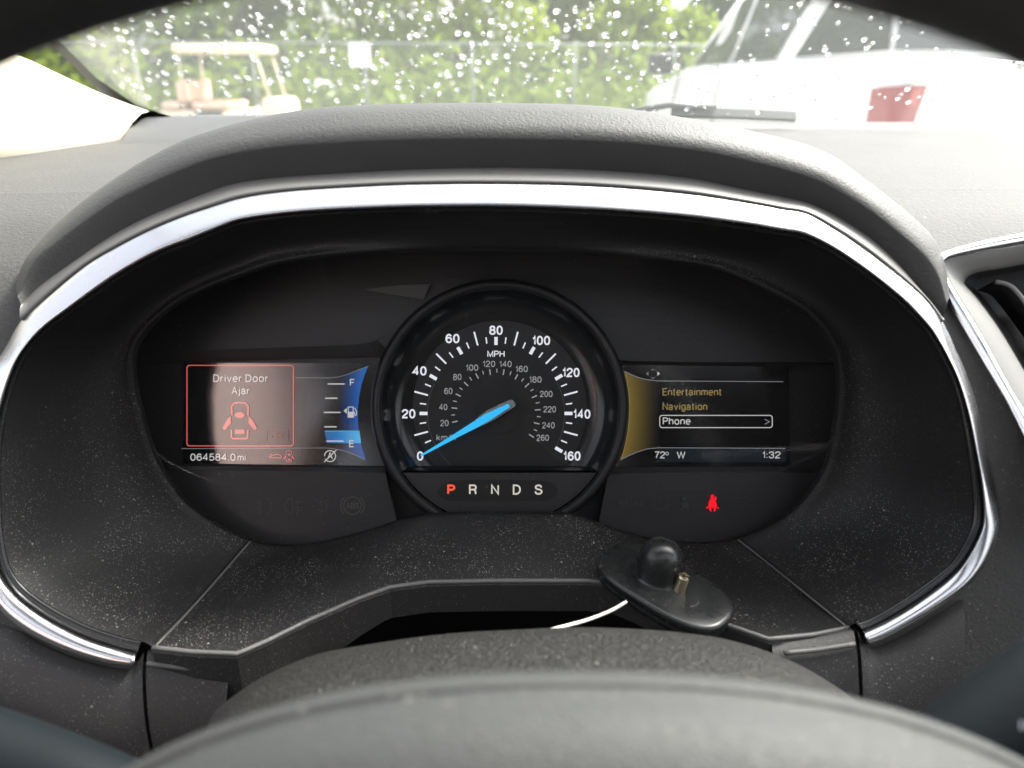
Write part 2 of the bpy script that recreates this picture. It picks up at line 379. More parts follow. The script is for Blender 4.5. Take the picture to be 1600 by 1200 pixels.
def vcol_mat(name):
    m, t, p = new_mat(name); a = t.nodes.new('ShaderNodeAttribute'); a.attribute_name = 'Col'
    p.inputs['Base Color'].default_value = (.003, .003, .003, 1); p.inputs['Roughness'].default_value = .14; p.inputs['IOR'].default_value = 1.7
    p.inputs['Specular IOR Level'].default_value = 1.0
    t.links.new(a.outputs['Color'], p.inputs['Emission Color']); p.inputs['Emission Strength'].default_value = EM
    return m
E_GRAD = vcol_mat('screen_picture')

# ------------------------------------------------------------------ outlines read from the picture (px)
S = [(25,450),(35,422),(67,380),(110,337),(160,300),(213,263),(267,233),(317,213),(390,191),(500,170),(640,164),(785,163),(950,169),(1100,193),(1200,214),(1254,227),(1304,248),(1345,278),(1387,310),(1433,347),(1462,378),(1476,415),(1483,465)]
Rr = [(28,462),(52,408),(85,379),(130,345),(180,311),(235,284),(290,260),(335,245),(405,231),(505,222),(640,216),(785,215),(945,219),(1085,233),(1180,252),(1240,268),(1285,284),(1330,309),(1375,339),(1417,372),(1448,400),(1468,431),(1480,472)]
Ff = [(33,476),(62,447),(117,407),(165,374),(215,346),(270,322),(320,302),(365,287),(430,278),(510,272),(640,265),(785,262),(935,266),(1070,277),(1165,296),(1225,308),(1266,318),(1312,340),(1362,373),(1405,413),(1439,454),(1460,480),(1474,497)]
Ah = [(33,500),(72,463),(133,413),(180,385),(228,360),(280,338),(330,321),(377,307),(436,298),(512,292),(640,286),(785,285),(930,289),(1065,300),(1160,314),(1220,325),(1262,333),(1310,360),(1350,387),(1390,417),(1430,450),(1453,473),(1472,503)]
A = [(207,1041),(167,1037),(117,1023),(67,1003),(27,980),(-5,950),(-28,905),(-40,850),(-44,780),(-42,700),(-32,630),(-14,575),(7,545)]+Ah[:-1]+[(1475,506),(1500,560),(1517,602),(1531,650),(1545,710),(1557,760),(1563,800),(1562,833),(1547,873),(1517,913),(1467,950),(1417,980),(1383,998),(1358,1007)]
I = [(214,1021),(183,1013),(133,997),(83,973),(43,947),(17,923),(-2,890),(-12,840),(-14,780),(-11,700),(-2,650),(12,600),(30,557),(63,517),(107,483),(167,440),(205,416),(248,393),(300,373),(340,357),(372,345),(430,336),(512,329),(640,324),(785,323),(930,328),(1065,338),(1160,350),(1220,360),(1258,367),(1300,387),(1337,411),(1375,439),(1410,468),(1430,488),(1458,520),(1484,565),(1500,602),(1514,650),(1526,710),(1534,760),(1537,800),(1533,830),(1510,873),(1483,903),(1433,940),(1383,970),(1355,983),(1348,986)]
assert len(A) == len(I) and len(S) == len(Rr) == len(Ff) == len(Ah), (len(A), len(I), len(S), len(Rr), len(Ff), len(Ah))
Ac, Ic = crom2(A, 4), crom2(I, 4)
Jc = []
for k, ((ax, ay), (ix, iy)) in enumerate(zip(Ac, Ic)):
    u = Vector((ix-ax, iy-ay)).normalized(); wd = lerp(21, 9, min(1, max(0, (950-iy)/450)))
    Jc.append((ix+u.x*wd, iy+u.y*wd))
FLOOR_Z = .977
LEDGE = [(1325,980),(1270,991),(1200,998),(1140,977),(1060,943),(1010,922),(960,911),(920,907),(780,907),(670,909),(610,917),(560,935),(480,970),(420,1000),(372,1021),(300,1018),(240,1011)]
LEDc = []
for i in range(len(LEDGE)-1):
    for k in range(4): LEDc.append((lerp(LEDGE[i][0], LEDGE[i+1][0], k/4), lerp(LEDGE[i][1], LEDGE[i+1][1], k/4)))
LEDc.append(LEDGE[-1])
LENS = [(203,560),(207,610),(217,650),(232,700),(252,742),(290,790),(340,825),(385,846),(430,855),(490,852),(560,836),(610,820),(650,809),(700,806),(780,805),(860,805),(905,809),(960,829),(1010,843),(1060,850),(1110,851),(1160,843),(1230,809),(1270,770),(1298,720),(1312,650),(1316,600),(1312,560),(1298,525),(1262,485),(1200,450),(1125,418),(1090,410),(1000,398),(900,390),(780,386),(640,388),(520,395),(440,406),(400,417),(300,455),(250,488),(215,525)]
LENSc = crom2(LENS, 4, True)
def d_lens(py): return lerp(.356, .402, (py-386)/(855-386))
def d_chrome(py): return lerp(.334, .325, (py-285)/(1040-285))
# profile of the dash pad, from the windshield towards the driver (Y, Z)
PROF = [(1.0,1.148),(.85,1.149),(.7,1.149),(.6,1.148),(.5,1.147),(.43,1.143),(.39,1.136),(.36,1.124),(.343,1.112),(.33,1.098),(.315,1.075),(.300,1.049),(.283,1.013),(.265,.974),(.237,.905),(.2,.8),(.17,.7)]
def pad_hit(px, py):
    v = RT*((px-800)/FPX)+UP*((600-py)/FPX)+FWD
    for (y0, z0), (y1, z1) in zip(PROF, PROF[1:]):
        # CAM + s v ; (s vy, 1.2 + s vz) on segment
        dy, dz = y1-y0, z1-z0
        den = v.y*dz - v.z*dy
        if abs(den) < 1e-9: continue
        s = (y0*dz - (z0-CAM.z)*dy)/den
        Y, Z = s*v.y, CAM.z+s*v.z
        k = ((Y-y0)*dy+(Z-z0)*dz)/(dy*dy+dz*dz)
        if -1e-6 <= k <= 1+1e-6 and s > 0: return CAM+v*s
    return CAM+v*.35
def inside(x, y, poly):
    c = False; n = len(poly); j = n-1
    for i in range(n):
        xi, yi = poly[i]; xj, yj = poly[j]
        if (yi > y) != (yj > y) and x < (xj-xi)*(y-yi)/(yj-yi)+xi: c = not c
        j = i
    return c

# ================================================================== DASHBOARD
dash = thing('dashboard', 'black vinyl dashboard with a leather cluster hood and chrome trim arch', 'dashboard', (0, .3, .8))
# top pad, coarse, from windshield to the cluster
rows = []
prof_top = crom([(0, y, z) for y, z in PROF[:6]], 3)
xs = [-.62+.06*i for i in range(34)]
mesh_rows = [[Vector((x, q.y, q.z-.02*max(0, abs(x-.35)-.5))) for x in xs] for q in prof_top]
loft('top_pad', mesh_rows, M_PAD, dash)
# front pad, fine, with the cluster opening cut out
Kpoly = [((ax+ix)/2, (ay+iy)/2) for (ax, ay), (ix, iy) in zip(Ac, Ic)]
Kcut = [q for q in Kpoly if q[1] > 520 and q[0] < 700]
Kcut = Kcut+[(x+ (18 if x < 785 else -18)*(1 if y > 200 else 0), y+14) for x, y in crom2(S, 3)]+[q for q in Kpoly if q[1] > 520 and q[0] > 900]
Kcut += [(1340, 1003), (1215, 1012), (1215, 1500), (355, 1500), (364, 1036), (300, 1030), (214, 1030)]
VCUT = [(1468,412),(1486,398),(1533,385),(1600,374),(1700,357),(1850,336),(1980,330),(2000,600),(1990,800),(1900,830),(1725,838),(1668,785),(1598,654),(1576,616),(1526,528),(1490,467),(1472,430)]
pf = crom([(0, y, z) for y, z in PROF[5:]], 16)
xf = [-.62, -.55, -.48, -.42, -.38]+[-.34+.003*i for i in range(260)]+[.46, .52, .6, .8, 1.0, 1.2, 1.36]
vv = [Vector((x, q.y, q.z-.02*max(0, abs(x-.35)-.5))) for q in pf for x in xf]; ff = []
nx = len(xf)
for i in range(len(pf)-1):
    for j in range(nx-1):
        c = (vv[i*nx+j]+vv[i*nx+j+1]+vv[(i+1)*nx+j]+vv[(i+1)*nx+j+1])/4
        x, y, d = proj(c)
        if not inside(x, y, Kcut) and not inside(x, y, VCUT): ff.append((i*nx+j, i*nx+j+1, (i+1)*nx+j+1, (i+1)*nx+j))
mesh_obj('front_pad', vv, ff, M_PAD, dash)
# bulkhead behind everything
mesh_obj('under_dash', [(-.62, .47, .5), (1.36, .47, .5), (1.36, .47, 1.135), (-.62, .47, 1.135)], [(0, 1, 2, 3)], M_DEEP, dash, smooth=False)
mesh_obj('under_dash_floor', [(-.62, .47, .5), (1.36, .47, .5), (1.36, .05, .45), (-.62, .05, .45)], [(0, 1, 2, 3)], M_DEEP, dash, smooth=False)

# hood: leather roll, dark front face, grey bevel
Sc, Rc, Fc, Hc = crom2(S, 4), crom2(Rr, 4), crom2(Ff, 4), crom2(Ah, 4)
n = len(Sc)
def arch(i): return math.sin(math.pi*i/(n-1))**.5
rowS = [W(x, y, lerp(.345, .378, arch(i))) for i, (x, y) in enumerate(Sc)]
rowR = [W(x, y, lerp(.336, .340, arch(i))) for i, (x, y) in enumerate(Rc)]
rowF = [W(x, y, lerp(.334, .349, arch(i))) for i, (x, y) in enumerate(Fc)]
rowA = [W(x, y, d_chrome(y)+.0015) for i, (x, y) in enumerate(Hc)]
def bulge(a, b, t, k): return a.lerp(b, t)+(-FWD*.5+UP*.5)*k*math.sin(math.pi*t)
back = []
for i, p_ in enumerate(rowS):
    a = arch(i); back.append((Vector((p_.x*1.01, p_.y+.035*a+.004, p_.z-.003-.002*a)), Vector((p_.x*1.03, p_.y+.085*a+.01, min(p_.z-.008, 1.139)))))
lea = [[b[1] for b in back], [b[0] for b in back], rowS]
for t_ in (.2, .4, .6, .8): lea.append([bulge(a, b, t_, .008*arch(i)+.001) for i, (a, b) in enumerate(zip(rowS, rowR))])
lea.append(rowR)
for t_ in (.12, .3, .55, .8): lea.append([bulge(a, b, t_, .003*(1-t_)) for a, b in zip(rowR, rowF)])
lea.append(rowF)
loft('hood_pad', lea, M_HOOD, dash)
loft('hood_bevel', [rowF, [a.lerp(b, .3) - FWD*.001 for a, b in zip(rowF, rowA)], [a.lerp(b, .8) - FWD*.001 for a, b in zip(rowF, rowA)], rowA, [q+FWD*.012 for q in rowA]], M_BEVEL, dash)

# chrome arch
prof = [(0, .008), (.0, .0028), (.04, .0018), (.3, -.0005), (.6, -.0028), (.84, -.0042), (.92, -.0044), (.98, -.0036), (1, -.0015), (1, .008)]
rows = []
prof_low = [.008, .0012, -.0034, -.0041, -.0031, -.0016, -.001, -.0001, .0014, .008]   # the foot of the arch rolls over to face up
for (s_, dd), dl in zip(prof, prof_low):
    rows.append([W(lerp(ax, ix, s_), lerp(ay, iy, s_), d_chrome(ay)+lerp(dd, dl, min(1, max(0, (ay-720)/200)))) for (ax, ay), (ix, iy) in zip(Ac, Ic)])
cols = list(map(list, zip(*rows)))
loft('chrome_arch', cols, M_CHROME, dash, caps=True)
rows = []
for s_, dd in ((0, .004), (.15, .003), (.85, .0035), (1, .005)):
    rows.append([W(lerp(ix, jx, s_), lerp(iy, jy, s_), d_chrome(iy)+dd) for (ix, iy), (jx, jy) in zip(Ic, Jc)])
loft('gloss_strip', rows, M_GLOSSBLK, dash)

# funnel between opening and lens
loopJ = [W(x, y, d_chrome(y)+.006) for x, y in Jc]
loopJ += [W(x, y, d_at_z(y, FLOOR_Z)) for x, y in LEDc]
J2 = Jc+LEDc
CX, CY = 785, 640
def polar(loop2, loop3):
    L_ = [(math.atan2(y-CY, x-CX), math.hypot(x-CX, y-CY), q) for (x, y), q in zip(loop2, loop3)]
    m = len(L_)
    def at(th):
        dx, dy = math.cos(th), math.sin(th); best = None
        for i in range(m):
            (x0, y0), (x1, y1) = loop2[i], loop2[(i+1) % m]
            ex, ey = x1-x0, y1-y0; den = dx*ey-dy*ex
            if abs(den) < 1e-9: continue
            s_ = ((x0-CX)*ey-(y0-CY)*ex)/den; k = ((x0-CX)*dy-(y0-CY)*dx)/den
            if s_ > 0 and -1e-6 <= k <= 1+1e-6:
                if best is None or s_ > best[0]: best = (s_, loop3[i].lerp(loop3[(i+1) % m], k))
        return best[1]
    return at
loopL = [W(x, y, d_lens(y)) for x, y in LENSc]
atL, atJ = polar(LENSc, loopL), polar(J2, loopJ)
NT = 360
ths = [2*math.pi*i/NT for i in range(NT)]
gJ = [atJ(t_) for t_ in ths]; gL = [atL(t_) for t_ in ths]
def fun_pt(a, b, s_, th):
    p_ = a.lerp(b, s_)
    side = abs(math.cos(th))
    return p_+FWD*(.016*math.sin(math.pi*s_)*side*side)
rows = [[fun_pt(a, b, s_, th) for a, b, th in zip(gJ, gL, ths)] for s_ in (0, .08, .2, .35, .5, .65, .8, .92, 1)]
rows.append([b+FWD*.004-(b-W(CX, CY, .42)).normalized()*.0015 for b in gL])
rows.append([W(*proj(b)[:2], .436) for b in gL])
loft('cluster_shroud', rows, M_BLACK, dash, close_u=True)
def surf(th, s_):
    return fun_pt(atJ(th), atL(th), s_, th)
def ang(x, y): return math.atan2(y-CY, x-CX)
for (x0, y0), (x1, y1) in (((385, 848), (238, 1011)), ((1155, 843), (1327, 980))):
    a0, a1 = ang(x0, y0), ang(x1, y1); pts = []
    for k in range(15):
        s_ = k/14; pts.append(surf(lerp(a0, a1, s_), 1-s_)-FWD*.0003+Vector((0, 0, .0002)))
    tube('panel_seam', pts, .0007, M_SEAM, dash, seg=6)
    side = 1 if x1 < 700 else -1
    tube('panel_edge', [q+Vector((.0013*side, 0, .0001)) for q in pts], .0005, M_LIP, dash, seg=6)

# ledge: paler lip, its edge highlight painted in, then the front faces of the column cut-out
lp = [W(x, y, d_at_z(y, FLOOR_Z)) for x, y in LEDc]
tube('ledge_lip', [q+Vector((0, -.0006, .0002)) for q in lp], .0011, M_LIP, dash, seg=8)
drop = [interp(x, [(240, .09), (365, .09), (440, .03), (600, .017), (960, .017), (1130, .03), (1205, .09), (1330, .09)]) for x, y in LEDc]
rows = [lp, [q+Vector((0, -.0015, -.0015)) for q in lp], [q+Vector((0, -.001-.15*dr*0, -dr)) for q, dr in zip(lp, drop)], [q+Vector((0, .05, -dr-.01)) for q, dr in zip(lp, drop)]]
loft('column_opening', rows, M_FASCIA, dash, smooth=False)
# front corner panels and fascias (proud of the pad)
def panel(name, top, bot, mat, proud=.004, rows_=10, lipw=False):
    T = crom2(top, 4); nT = len(T)
    B = [(interp(k/(nT-1), [(i/(len(bot)-1), b[0]) for i, b in enumerate(bot)]), interp(k/(nT-1), [(i/(len(bot)-1), b[1]) for i, b in enumerate(bot)])) for k in range(nT)]
    rr = [[pad_hit(x, y)+FWD*.004 for x, y in T]]
    for r in range(rows_+1):
        t_ = r/rows_; pr = proud if t_ > .02 else proud*.6
        rr.append([pad_hit(lerp(a[0], b[0], t_), lerp(a[1], b[1], t_))-FWD*(pr+.004*math.sin(math.pi*min(1, t_*1.5))) for a, b in zip(T, B)])
    o = loft(name, rr, mat, dash)
    return o
panel('fascia_panel', [(-25,972),(27,984),(67,1007),(117,1027),(167,1041),(207,1045),(219,1032),(229,1016)], [(128,1300),(140,1300),(150,1300),(170,1300),(190,1300),(215,1300),(240,1300),(262,1300)], M_FASCIA)
panel('corner_panel', [(234,1015),(300,1022),(366,1026)], [(266,1300),(310,1300),(352,1300)], M_FASCIA, .0035)
panel('corner_panel', [(1203,1003),(1270,996),(1331,984)], [(1205,1300),(1270,1300),(1329,1300)], M_FASCIA, .0035)
panel('fascia_panel', [(1336,983),(1343,996),(1358,1012),(1400,998),(1440,975),(1470,956),(1500,937)], [(1334,1300),(1350,1300),(1375,1300),(1400,1300),(1425,1300),(1440,1300),(1455,1300)], M_FASCIA)
for pts in ([(240,1029),(300,1036),(362,1040)], [(1218,1013),(1270,1008),(1326,999)]):
    tube('corner_lip', [pad_hit(x, y)-FWD*.0058 for x, y in crom2(pts, 4)], .0011, M_LIP, dash, seg=8)
# raised step at the far left end of the top pad
st = [[(245,181,.80),(300,180,.80),(380,179,.80),(470,178,.80)], [(225,184,.77),(300,184,.77),(380,183,.77),(470,183,.77)], [(200,204,.72),(270,206,.72),(360,207,.72),(450,207,.72)], [(183,230,.66),(250,231,.66),(340,231,.66),(430,231,.66)], [(178,240,.655),(250,241,.655),(340,241,.655),(430,241,.655)]]
loft('defroster_step', [crom([W(*q) for q in r], 4) for r in st], M_PADTOP, dash)

# ================================================================== INSTRUMENT CLUSTER
clu = thing('instrument_cluster', 'lit instrument cluster with round speedometer between two small screens', 'instrument cluster', W(785, 850, .43))
D0 = .431
big = [(CX+(x-CX)*1.03, CY+(y-CY)*1.03) for x, y in LENSc]
flat('back_plate', big, D0, M_PLATE, clu)
up = [(150,549),(275,549),(430,543),(545,539),(575,536),(590,531)]+[(781+194*math.cos(R_(a)), 637+194*math.sin(R_(a))) for a in range(207, 338, 5)]+[(985,564),(1100,566),(1340,566),(1340,300),(150,300)]
flat('upper_plate', up, .421, M_PLATE, clu, .004)
strip = ([(150,549),(275,549),(430,543),(545,539),(575,536),(590,531),(602,524)], [(150,566),(275,565),(430,562),(545,559),(580,558),(592,558),(606,556)])
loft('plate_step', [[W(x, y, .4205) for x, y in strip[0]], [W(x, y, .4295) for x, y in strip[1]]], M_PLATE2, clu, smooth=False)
lowp = [(150,737),(262,733),(430,736),(602,739),(640,900),(150,900)]
flat('lower_plate', lowp, .4165, M_PLATE, clu, .004)
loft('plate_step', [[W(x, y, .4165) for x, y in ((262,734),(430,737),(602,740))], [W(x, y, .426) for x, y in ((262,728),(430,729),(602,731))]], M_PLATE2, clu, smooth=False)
inset = crom2([(305,752),(420,756),(540,762),(585,770),(606,788),(560,812),(500,830),(430,834),(370,822),(325,795)], 4, True)
flat('telltale_inset', inset, .4160, M_PLATE, clu)
lowr = [(950,741),(1100,739),(1330,738),(1330,900),(920,900)]
flat('lower_plate', lowr, .4165, M_PLATE, clu, .004)
# wing shaped facets beside the dial crown
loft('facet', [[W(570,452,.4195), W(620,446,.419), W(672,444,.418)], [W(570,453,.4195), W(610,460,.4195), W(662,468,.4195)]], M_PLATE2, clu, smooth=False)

# dial ring, wall, face
DC = (781, 637)
def ringp(name, prof, mat, n_=128, a0=0, a1=360):
    rws = []
    for r, d in prof: rws.append([W(x, y, d) for x, y in circ(*DC, r, n_)])
    return loft(name, rws, mat, clu, close_u=True)
ringp('dial_ring', [(202,.431),(201,.414),(199.5,.410),(196,.4085),(190,.4085),(186,.410),(184,.413)], M_RING)
ringp('dial_wall', [(184,.413),(180,.4175),(172,.4225),(163,.4256),(153,.4273),(142,.4283),(136,.4285)], M_RINGG)
flat('dial_face', circ(*DC, 166, 96), .4286, M_DIAL, clu)
inner = [(775+107*math.cos(R_(a)), 646+107*math.sin(R_(a))) for a in range(-208, 29, 4)]
inner = [(x, y) for x, y in inner]
inner = [(700, 712)]+[q for q in inner]+[(850, 712), (842, 728), (708, 728)]
for seg_ in ([(775+107*math.cos(R_(a)), 646+107*math.sin(R_(a))) for a in range(-222, -150, 4)], [(775+107*math.cos(R_(a)), 646+107*math.sin(R_(a))) for a in range(-28, 30, 4)], [(694, 716), (706, 729)]):
    strokes('dial_edge', [seg_], .9, .4277, M_ICON, clu)
flat('dial_centre', circ(775, 646, 106, 96), .4281, M_DIAL2, clu)
flat('needle_boss', circ(779, 645, 33, 40), .4262, M_DIAL2, clu, .002)
DT = .4272
for v in range(0, 165, 5):
    a = R_(1.5*v-120); s_, c_ = math.sin(a), math.cos(a)
    if v == 0: continue
    if v % 20 == 0: r0, r1, wd = 107, 119.5, 5.2
    elif v % 10 == 0: r0, r1, wd = 110, 132, 2.6
    else: r0, r1, wd = 110, 120, 2.0
    strokes('mph_tick', [[(775+r0*s_, 646-r0*c_), (775+r1*s_, 646-r1*c_)]], wd, DT, E_WHITE, clu)
for v, x, y, wd in ((0,656.5,712.5,10),(20,638.5,646.5,21),(40,655.5,579.5,22),(60,707,529,22),(80,775,516,21),(100,845.5,532,28),(120,892,582,27),(140,909,647,27),(160,893.5,712.5,27)):
    text('mph_numeral', str(v), x, y+7.3, 14.6, DT, E_WHITE, clu, wd, 'C', .185)
for v in range(10, 261, 10):
    a = R_(.932*v-120); s_, c_ = math.sin(a), math.cos(a); r0 = 61 if v % 20 == 0 else 64
    if v < 15: continue
    strokes('kmh_tick', [[(775+r0*s_, 646-r0*c_), (775+70*s_, 646-70*c_)]], 2.0 if v % 20 == 0 else 1.6, DT, E_GREY, clu)
for v, x, y in ((20,694.5,661),(40,692.5,636),(60,700.5,611),(80,714.5,589),(100,737.5,574.5),(120,764,568.5),(140,789.8,568.8),(160,815,576.5),(180,836.5,593),(200,853.5,615.5),(220,859,639.5),(240,857,664.5),(260,848,684)):
    text('kmh_numeral', str(v), x, y+5, 10, DT, E_GREY, clu, 13 if v < 100 else 19.5, 'C', .15)
text('unit_lettering', 'MPH', 775, 558, 10, DT, E_WHITE, clu, 27, 'C', .14)
text('unit_lettering', 'km/h', 697, 688.5, 10, DT, E_GREY, clu, 30, 'C', .12)
# needle: chrome carrier with a blue lit pointer
nd = Vector((656-797, 713-632.5)).normalized(); nq = Vector((-nd.y, nd.x)); np0 = Vector((797, 632.5))
def npx(t_, o_): v = np0+nd*t_+nq*o_; return (v.x, v.y)
ndl = flat('needle', [npx(161, 1.3), npx(100, 3.6), npx(62, 5.6), npx(40, 6.4), npx(10, 3.4), npx(2, 3.2), npx(2, -3.2), npx(10, -3.4), npx(40, -5.6), npx(62, -5.4), npx(100, -3.4), npx(161, -1.3)], .4175, E_NEEDLE, clu, .0012)
car = flat('needle_carrier', [npx(60, 6.0), npx(48, 9), npx(36, 10.5), npx(10, 8.5), npx(-5, 6.8), npx(-8, 3), npx(-8, -3), npx(-5, -6.0), npx(10, -7), npx(36, -8), npx(52, -7), npx(60, -5.8)], .4192, M_CHROME, clu, .004)
tube('needle_shaft', [W(779, 645, .428), W(781, 643, .4215)], .0035, M_DIAL, clu)
# gear shelf inside the bottom of the ring
sh = [(DC[0]+182*math.cos(a), DC[1]+182*math.sin(a)) for a in [R_(q) for q in range(34, 147, 4)]]
flat('gear_shelf', sh, .4135, M_PLATE, clu, .012)
loft('shelf_step', [[W(x, 735, .4135) for x in (630, 780, 932)], [W(x, 728, .4275) for x in (640, 780, 922)]], M_DIAL, clu, smooth=False)
pod = [(683,768),(697,755),(720,750.5),(780,749.5),(840,751),(862,755),(872,768),(862,779),(845,783),(715,783),(695,780)]
flat('gear_pod', crom2(pod, 3, True), .4131, M_DIAL2, clu)
for ch, x in zip('PRNDS', (705, 739, 773.5, 807.5, 841.5)):
    text('gear_letter', ch, x, 773, 16, .4126, E_P if ch == 'P' else E_LET, clu, 12.5, 'C', .2 if ch == 'P' else .16)

# ---- left screen
def zl(x, y): return (280+x/5.333, 560+y/5.333)
DS = .4292
lcd = flat('left_screen', [(288,567),(606,567),(606,728),(286,724)], .4297, M_LCD, clu)
def grad(name, top, bot, cols, d, parent):     # screen picture with a colour ramp along its length
    n_ = len(top); v = [W(x, y, d) for x, y in top]+[W(x, y, d) for x, y in bot]
    f = [(i, i+1, n_+i+1, n_+i) for i in range(n_-1)]
    o = mesh_obj(name, v, f, E_GRAD, parent, smooth=False, recalc=False)
    at = o.data.color_attributes.new('Col', 'FLOAT_COLOR', 'POINT')
    for i in range(n_):
        for k in (i, n_+i): at.data[k].color = (*cols[i], 1)
    return o
topc = [zl(*q) for q in ((1250,163),(1320,156),(1380,140),(1430,122),(1490,97),(1540,78),(1575,64))]
botc = [zl(*q) for q in ((1250,748),(1320,758),(1380,772),(1430,790),(1490,815),(1530,835),(1556,850))]
edge = [zl(*q) for q in ((1575,64),(1548,130),(1520,215),(1500,320),(1488,430),(1489,520),(1500,640),(1520,735),(1556,850))]
nn = 9; rr = []
vrt, fcs, colr = [], [], []
for j in range(nn):
    ey = edge[j]; x0 = zl(1255, 0)[0]
    tt = (ey[1]-edge[0][1])/(edge[-1][1]-edge[0][1])
    for i in range(9):
        x = lerp(x0, ey[0], i/8)
        ylo = interp(x, [(q[0], q[1]) for q in topc]); yhi = interp(x, [(q[0], q[1]) for q in botc])
        y = min(max(ey[1], ylo), yhi)
        vrt.append(W(x, y, DS+.00015)); k = max(0, (i/8-.25)/.75)**1.6
        colr.append((.012*k, .11*k*(.6+.4*(1-tt)), .42*k*(.7+.3*(1-tt))))
for j in range(nn-1):
    for i in range(8): fcs.append((j*9+i, j*9+i+1, (j+1)*9+i+1, (j+1)*9+i))
o = mesh_obj('fuel_gauge_glow', vrt, fcs, E_GRAD, lcd, smooth=False, recalc=False)
at_ = o.data.color_attributes.new('Col', 'FLOAT_COLOR', 'POINT')
for i, c_ in enumerate(colr): at_.data[i].color = (*c_, 1)
strokes('message_frame', [[zl(*q) for q in rrect(64, 58, 952, 729, 22)]], 1.7, DS, E_RED, lcd, closed=True)
strokes('screen_rule', [[zl(20,752), zl(1200,746)]+[zl(1255,748), zl(1320,758), zl(1380,772), zl(1430,790), zl(1490,815), zl(1552,848)], [zl(968,160), zl(1240,163)]+topc], .9, DS, E_LINE, lcd)
text('screen_lettering', 'Driver Door', *zl(513, 197), 12, DS, E_TXT, lcd, 86, 'C')
text('screen_lettering', 'Ajar', *zl(513, 300), 12, DS, E_TXT, lcd, 28.5, 'C')
text('screen_lettering', 'OK', *zl(815, 668), 9, DS, E_RED2, lcd, 20, 'C')
strokes('button_outline', [[zl(*q) for q in rrect(728, 595, 908, 690, 6)]], .7, DS, E_RED2, lcd, closed=True)
def dooricon(cx, cy_, k, mat, parent, wd):
    def q(x, y): return zl(cx+(x-505)*k, cy_+(y-515)*k)
    strokes('door_ajar_icon', [[q(440,472),(q(438,400)),q(458,372),q(505,368),q(552,372),q(575,400),q(574,472)], [q(436,594),q(436,655),q(450,668),q(560,668),q(572,655),q(572,594)]], wd, DS, mat, parent)
    el = [q(505+42*math.cos(R_(a)), 472+25*math.sin(R_(a))) for a in range(0, 360, 15)]
    polys('door_ajar_icon', [el, [q(465,593),q(545,593),q(545,628),q(465,628)],
        [q(430,482),q(432,540),q(388,592),q(372,594),q(360,580),q(402,506)], [q(580,482),q(578,540),q(622,592),q(638,594),q(648,580),q(608,506)]], DS, mat, parent)
dooricon(505, 515, 1, E_RED, lcd, 2.5)
dooricon(916, 815, .31, E_RED, lcd, 1.0)
strokes('hood_open_icon', [[zl(*q) for q in ((752,798),(790,808),(800,800),(830,800),(852,815),(848,828),(760,828),(752,816),(775,812))]], 1.2, DS, E_RED, lcd)
text('odometer_lettering', '064584.0', *zl(92, 853), 11.3, DS, E_TXT, lcd, 71)
text('odometer_lettering', 'mi', *zl(486, 853), 10.5, DS, E_TXT, lcd, 13)
for x0, x1, y in ((1237,1378,213),(1215,1320,332),(1205,1345,450),(1210,1313,570),(1228,1370,689)):
    strokes('fuel_tick', [[zl(x0, y), zl(x1, y)]], 2.0, DS-.0003, E_TXT, lcd)
text('fuel_lettering', 'F', *zl(1443, 230), 11, DS-.0003, E_TXT, lcd, 8, 'C')
text('fuel_lettering', 'E', *zl(1437, 740), 11, DS-.0003, E_TXT, lcd, 8, 'C')
polys('pump_icon', [[zl(1370,437), zl(1397,412), zl(1397,462)], [zl(1410,445), zl(1450,445), zl(1450,488), zl(1410,488)]], DS-.0003, E_TXT, lcd)
strokes('pump_icon', [[zl(1408,489), zl(1408,405), zl(1450,405), zl(1450,489)], [zl(1402,490), zl(1458,490)], [zl(1452,445), zl(1460,450), zl(1463,475), zl(1476,470), zl(1478,440), zl(1462,412)]], 1.4, DS-.0003, E_TXT, lcd)
grad('fuel_bar', [zl(1212,604), zl(1360,604), zl(1501,604)], [zl(1228,706), zl(1370,706), zl(1517,706)], [(.015,.10,.30),(.02,.19,.48),(.06,.38,.68)], DS-.0001, lcd)
strokes('fuel_bar_edge', [[zl(1212,606), zl(1502,606)]], 1.4, DS-.0002, E_CYAN, lcd)
strokes('auto_stop_icon', [[zl(*q) for q in circ(1257, 814, 46, 20, -70, 150)], [zl(*q) for q in circ(1257, 814, 46, 14, 180, 290)], [zl(1207,864), zl(1310,762)], [zl(1238,838), zl(1257,785), zl(1276,838)], [zl(1245,820), zl(1270,820)]], 1.5, DS, E_TXT, lcd)
# ---- right screen
def zr(x, y): return (960+x/5.714, 560+y/5.714)
rcd = flat('right_screen', [(960,570),(1232,573),(1234,728),(958,730)], .4297, M_LCD, clu)
edge = [zr(*q) for q in ((90,115),(112,200),(128,300),(137,420),(134,520),(122,640),(104,740),(82,830),(55,905))]
topc = [(90,115),(150,145),(220,172),(290,190),(400,201)]; botc = [(55,905),(120,873),(200,838),(290,808),(400,798)]
vrt, fcs, colr = [], [], []
x1 = zr(400, 0)[0]
for j in range(9):
    ex, ey = edge[j]
    for i in range(9):
        x = lerp(ex, x1, i/8)
        ylo = interp(x, [zr(*q) for q in topc]); yhi = interp(x, [zr(*q) for q in botc])
        vrt.append(W(x, min(max(ey, ylo), yhi), DS+.00015)); k = (1-i/8)**1.5
        colr.append((.15*k+.003, .105*k+.003, .02*k+.004))
for j in range(8):
    for i in range(8): fcs.append((j*9+i, j*9+i+1, (j+1)*9+i+1, (j+1)*9+i))
o = mesh_obj('menu_glow', vrt, fcs, E_GRAD, rcd, smooth=False, recalc=False)
at_ = o.data.color_attributes.new('Col', 'FLOAT_COLOR', 'POINT')
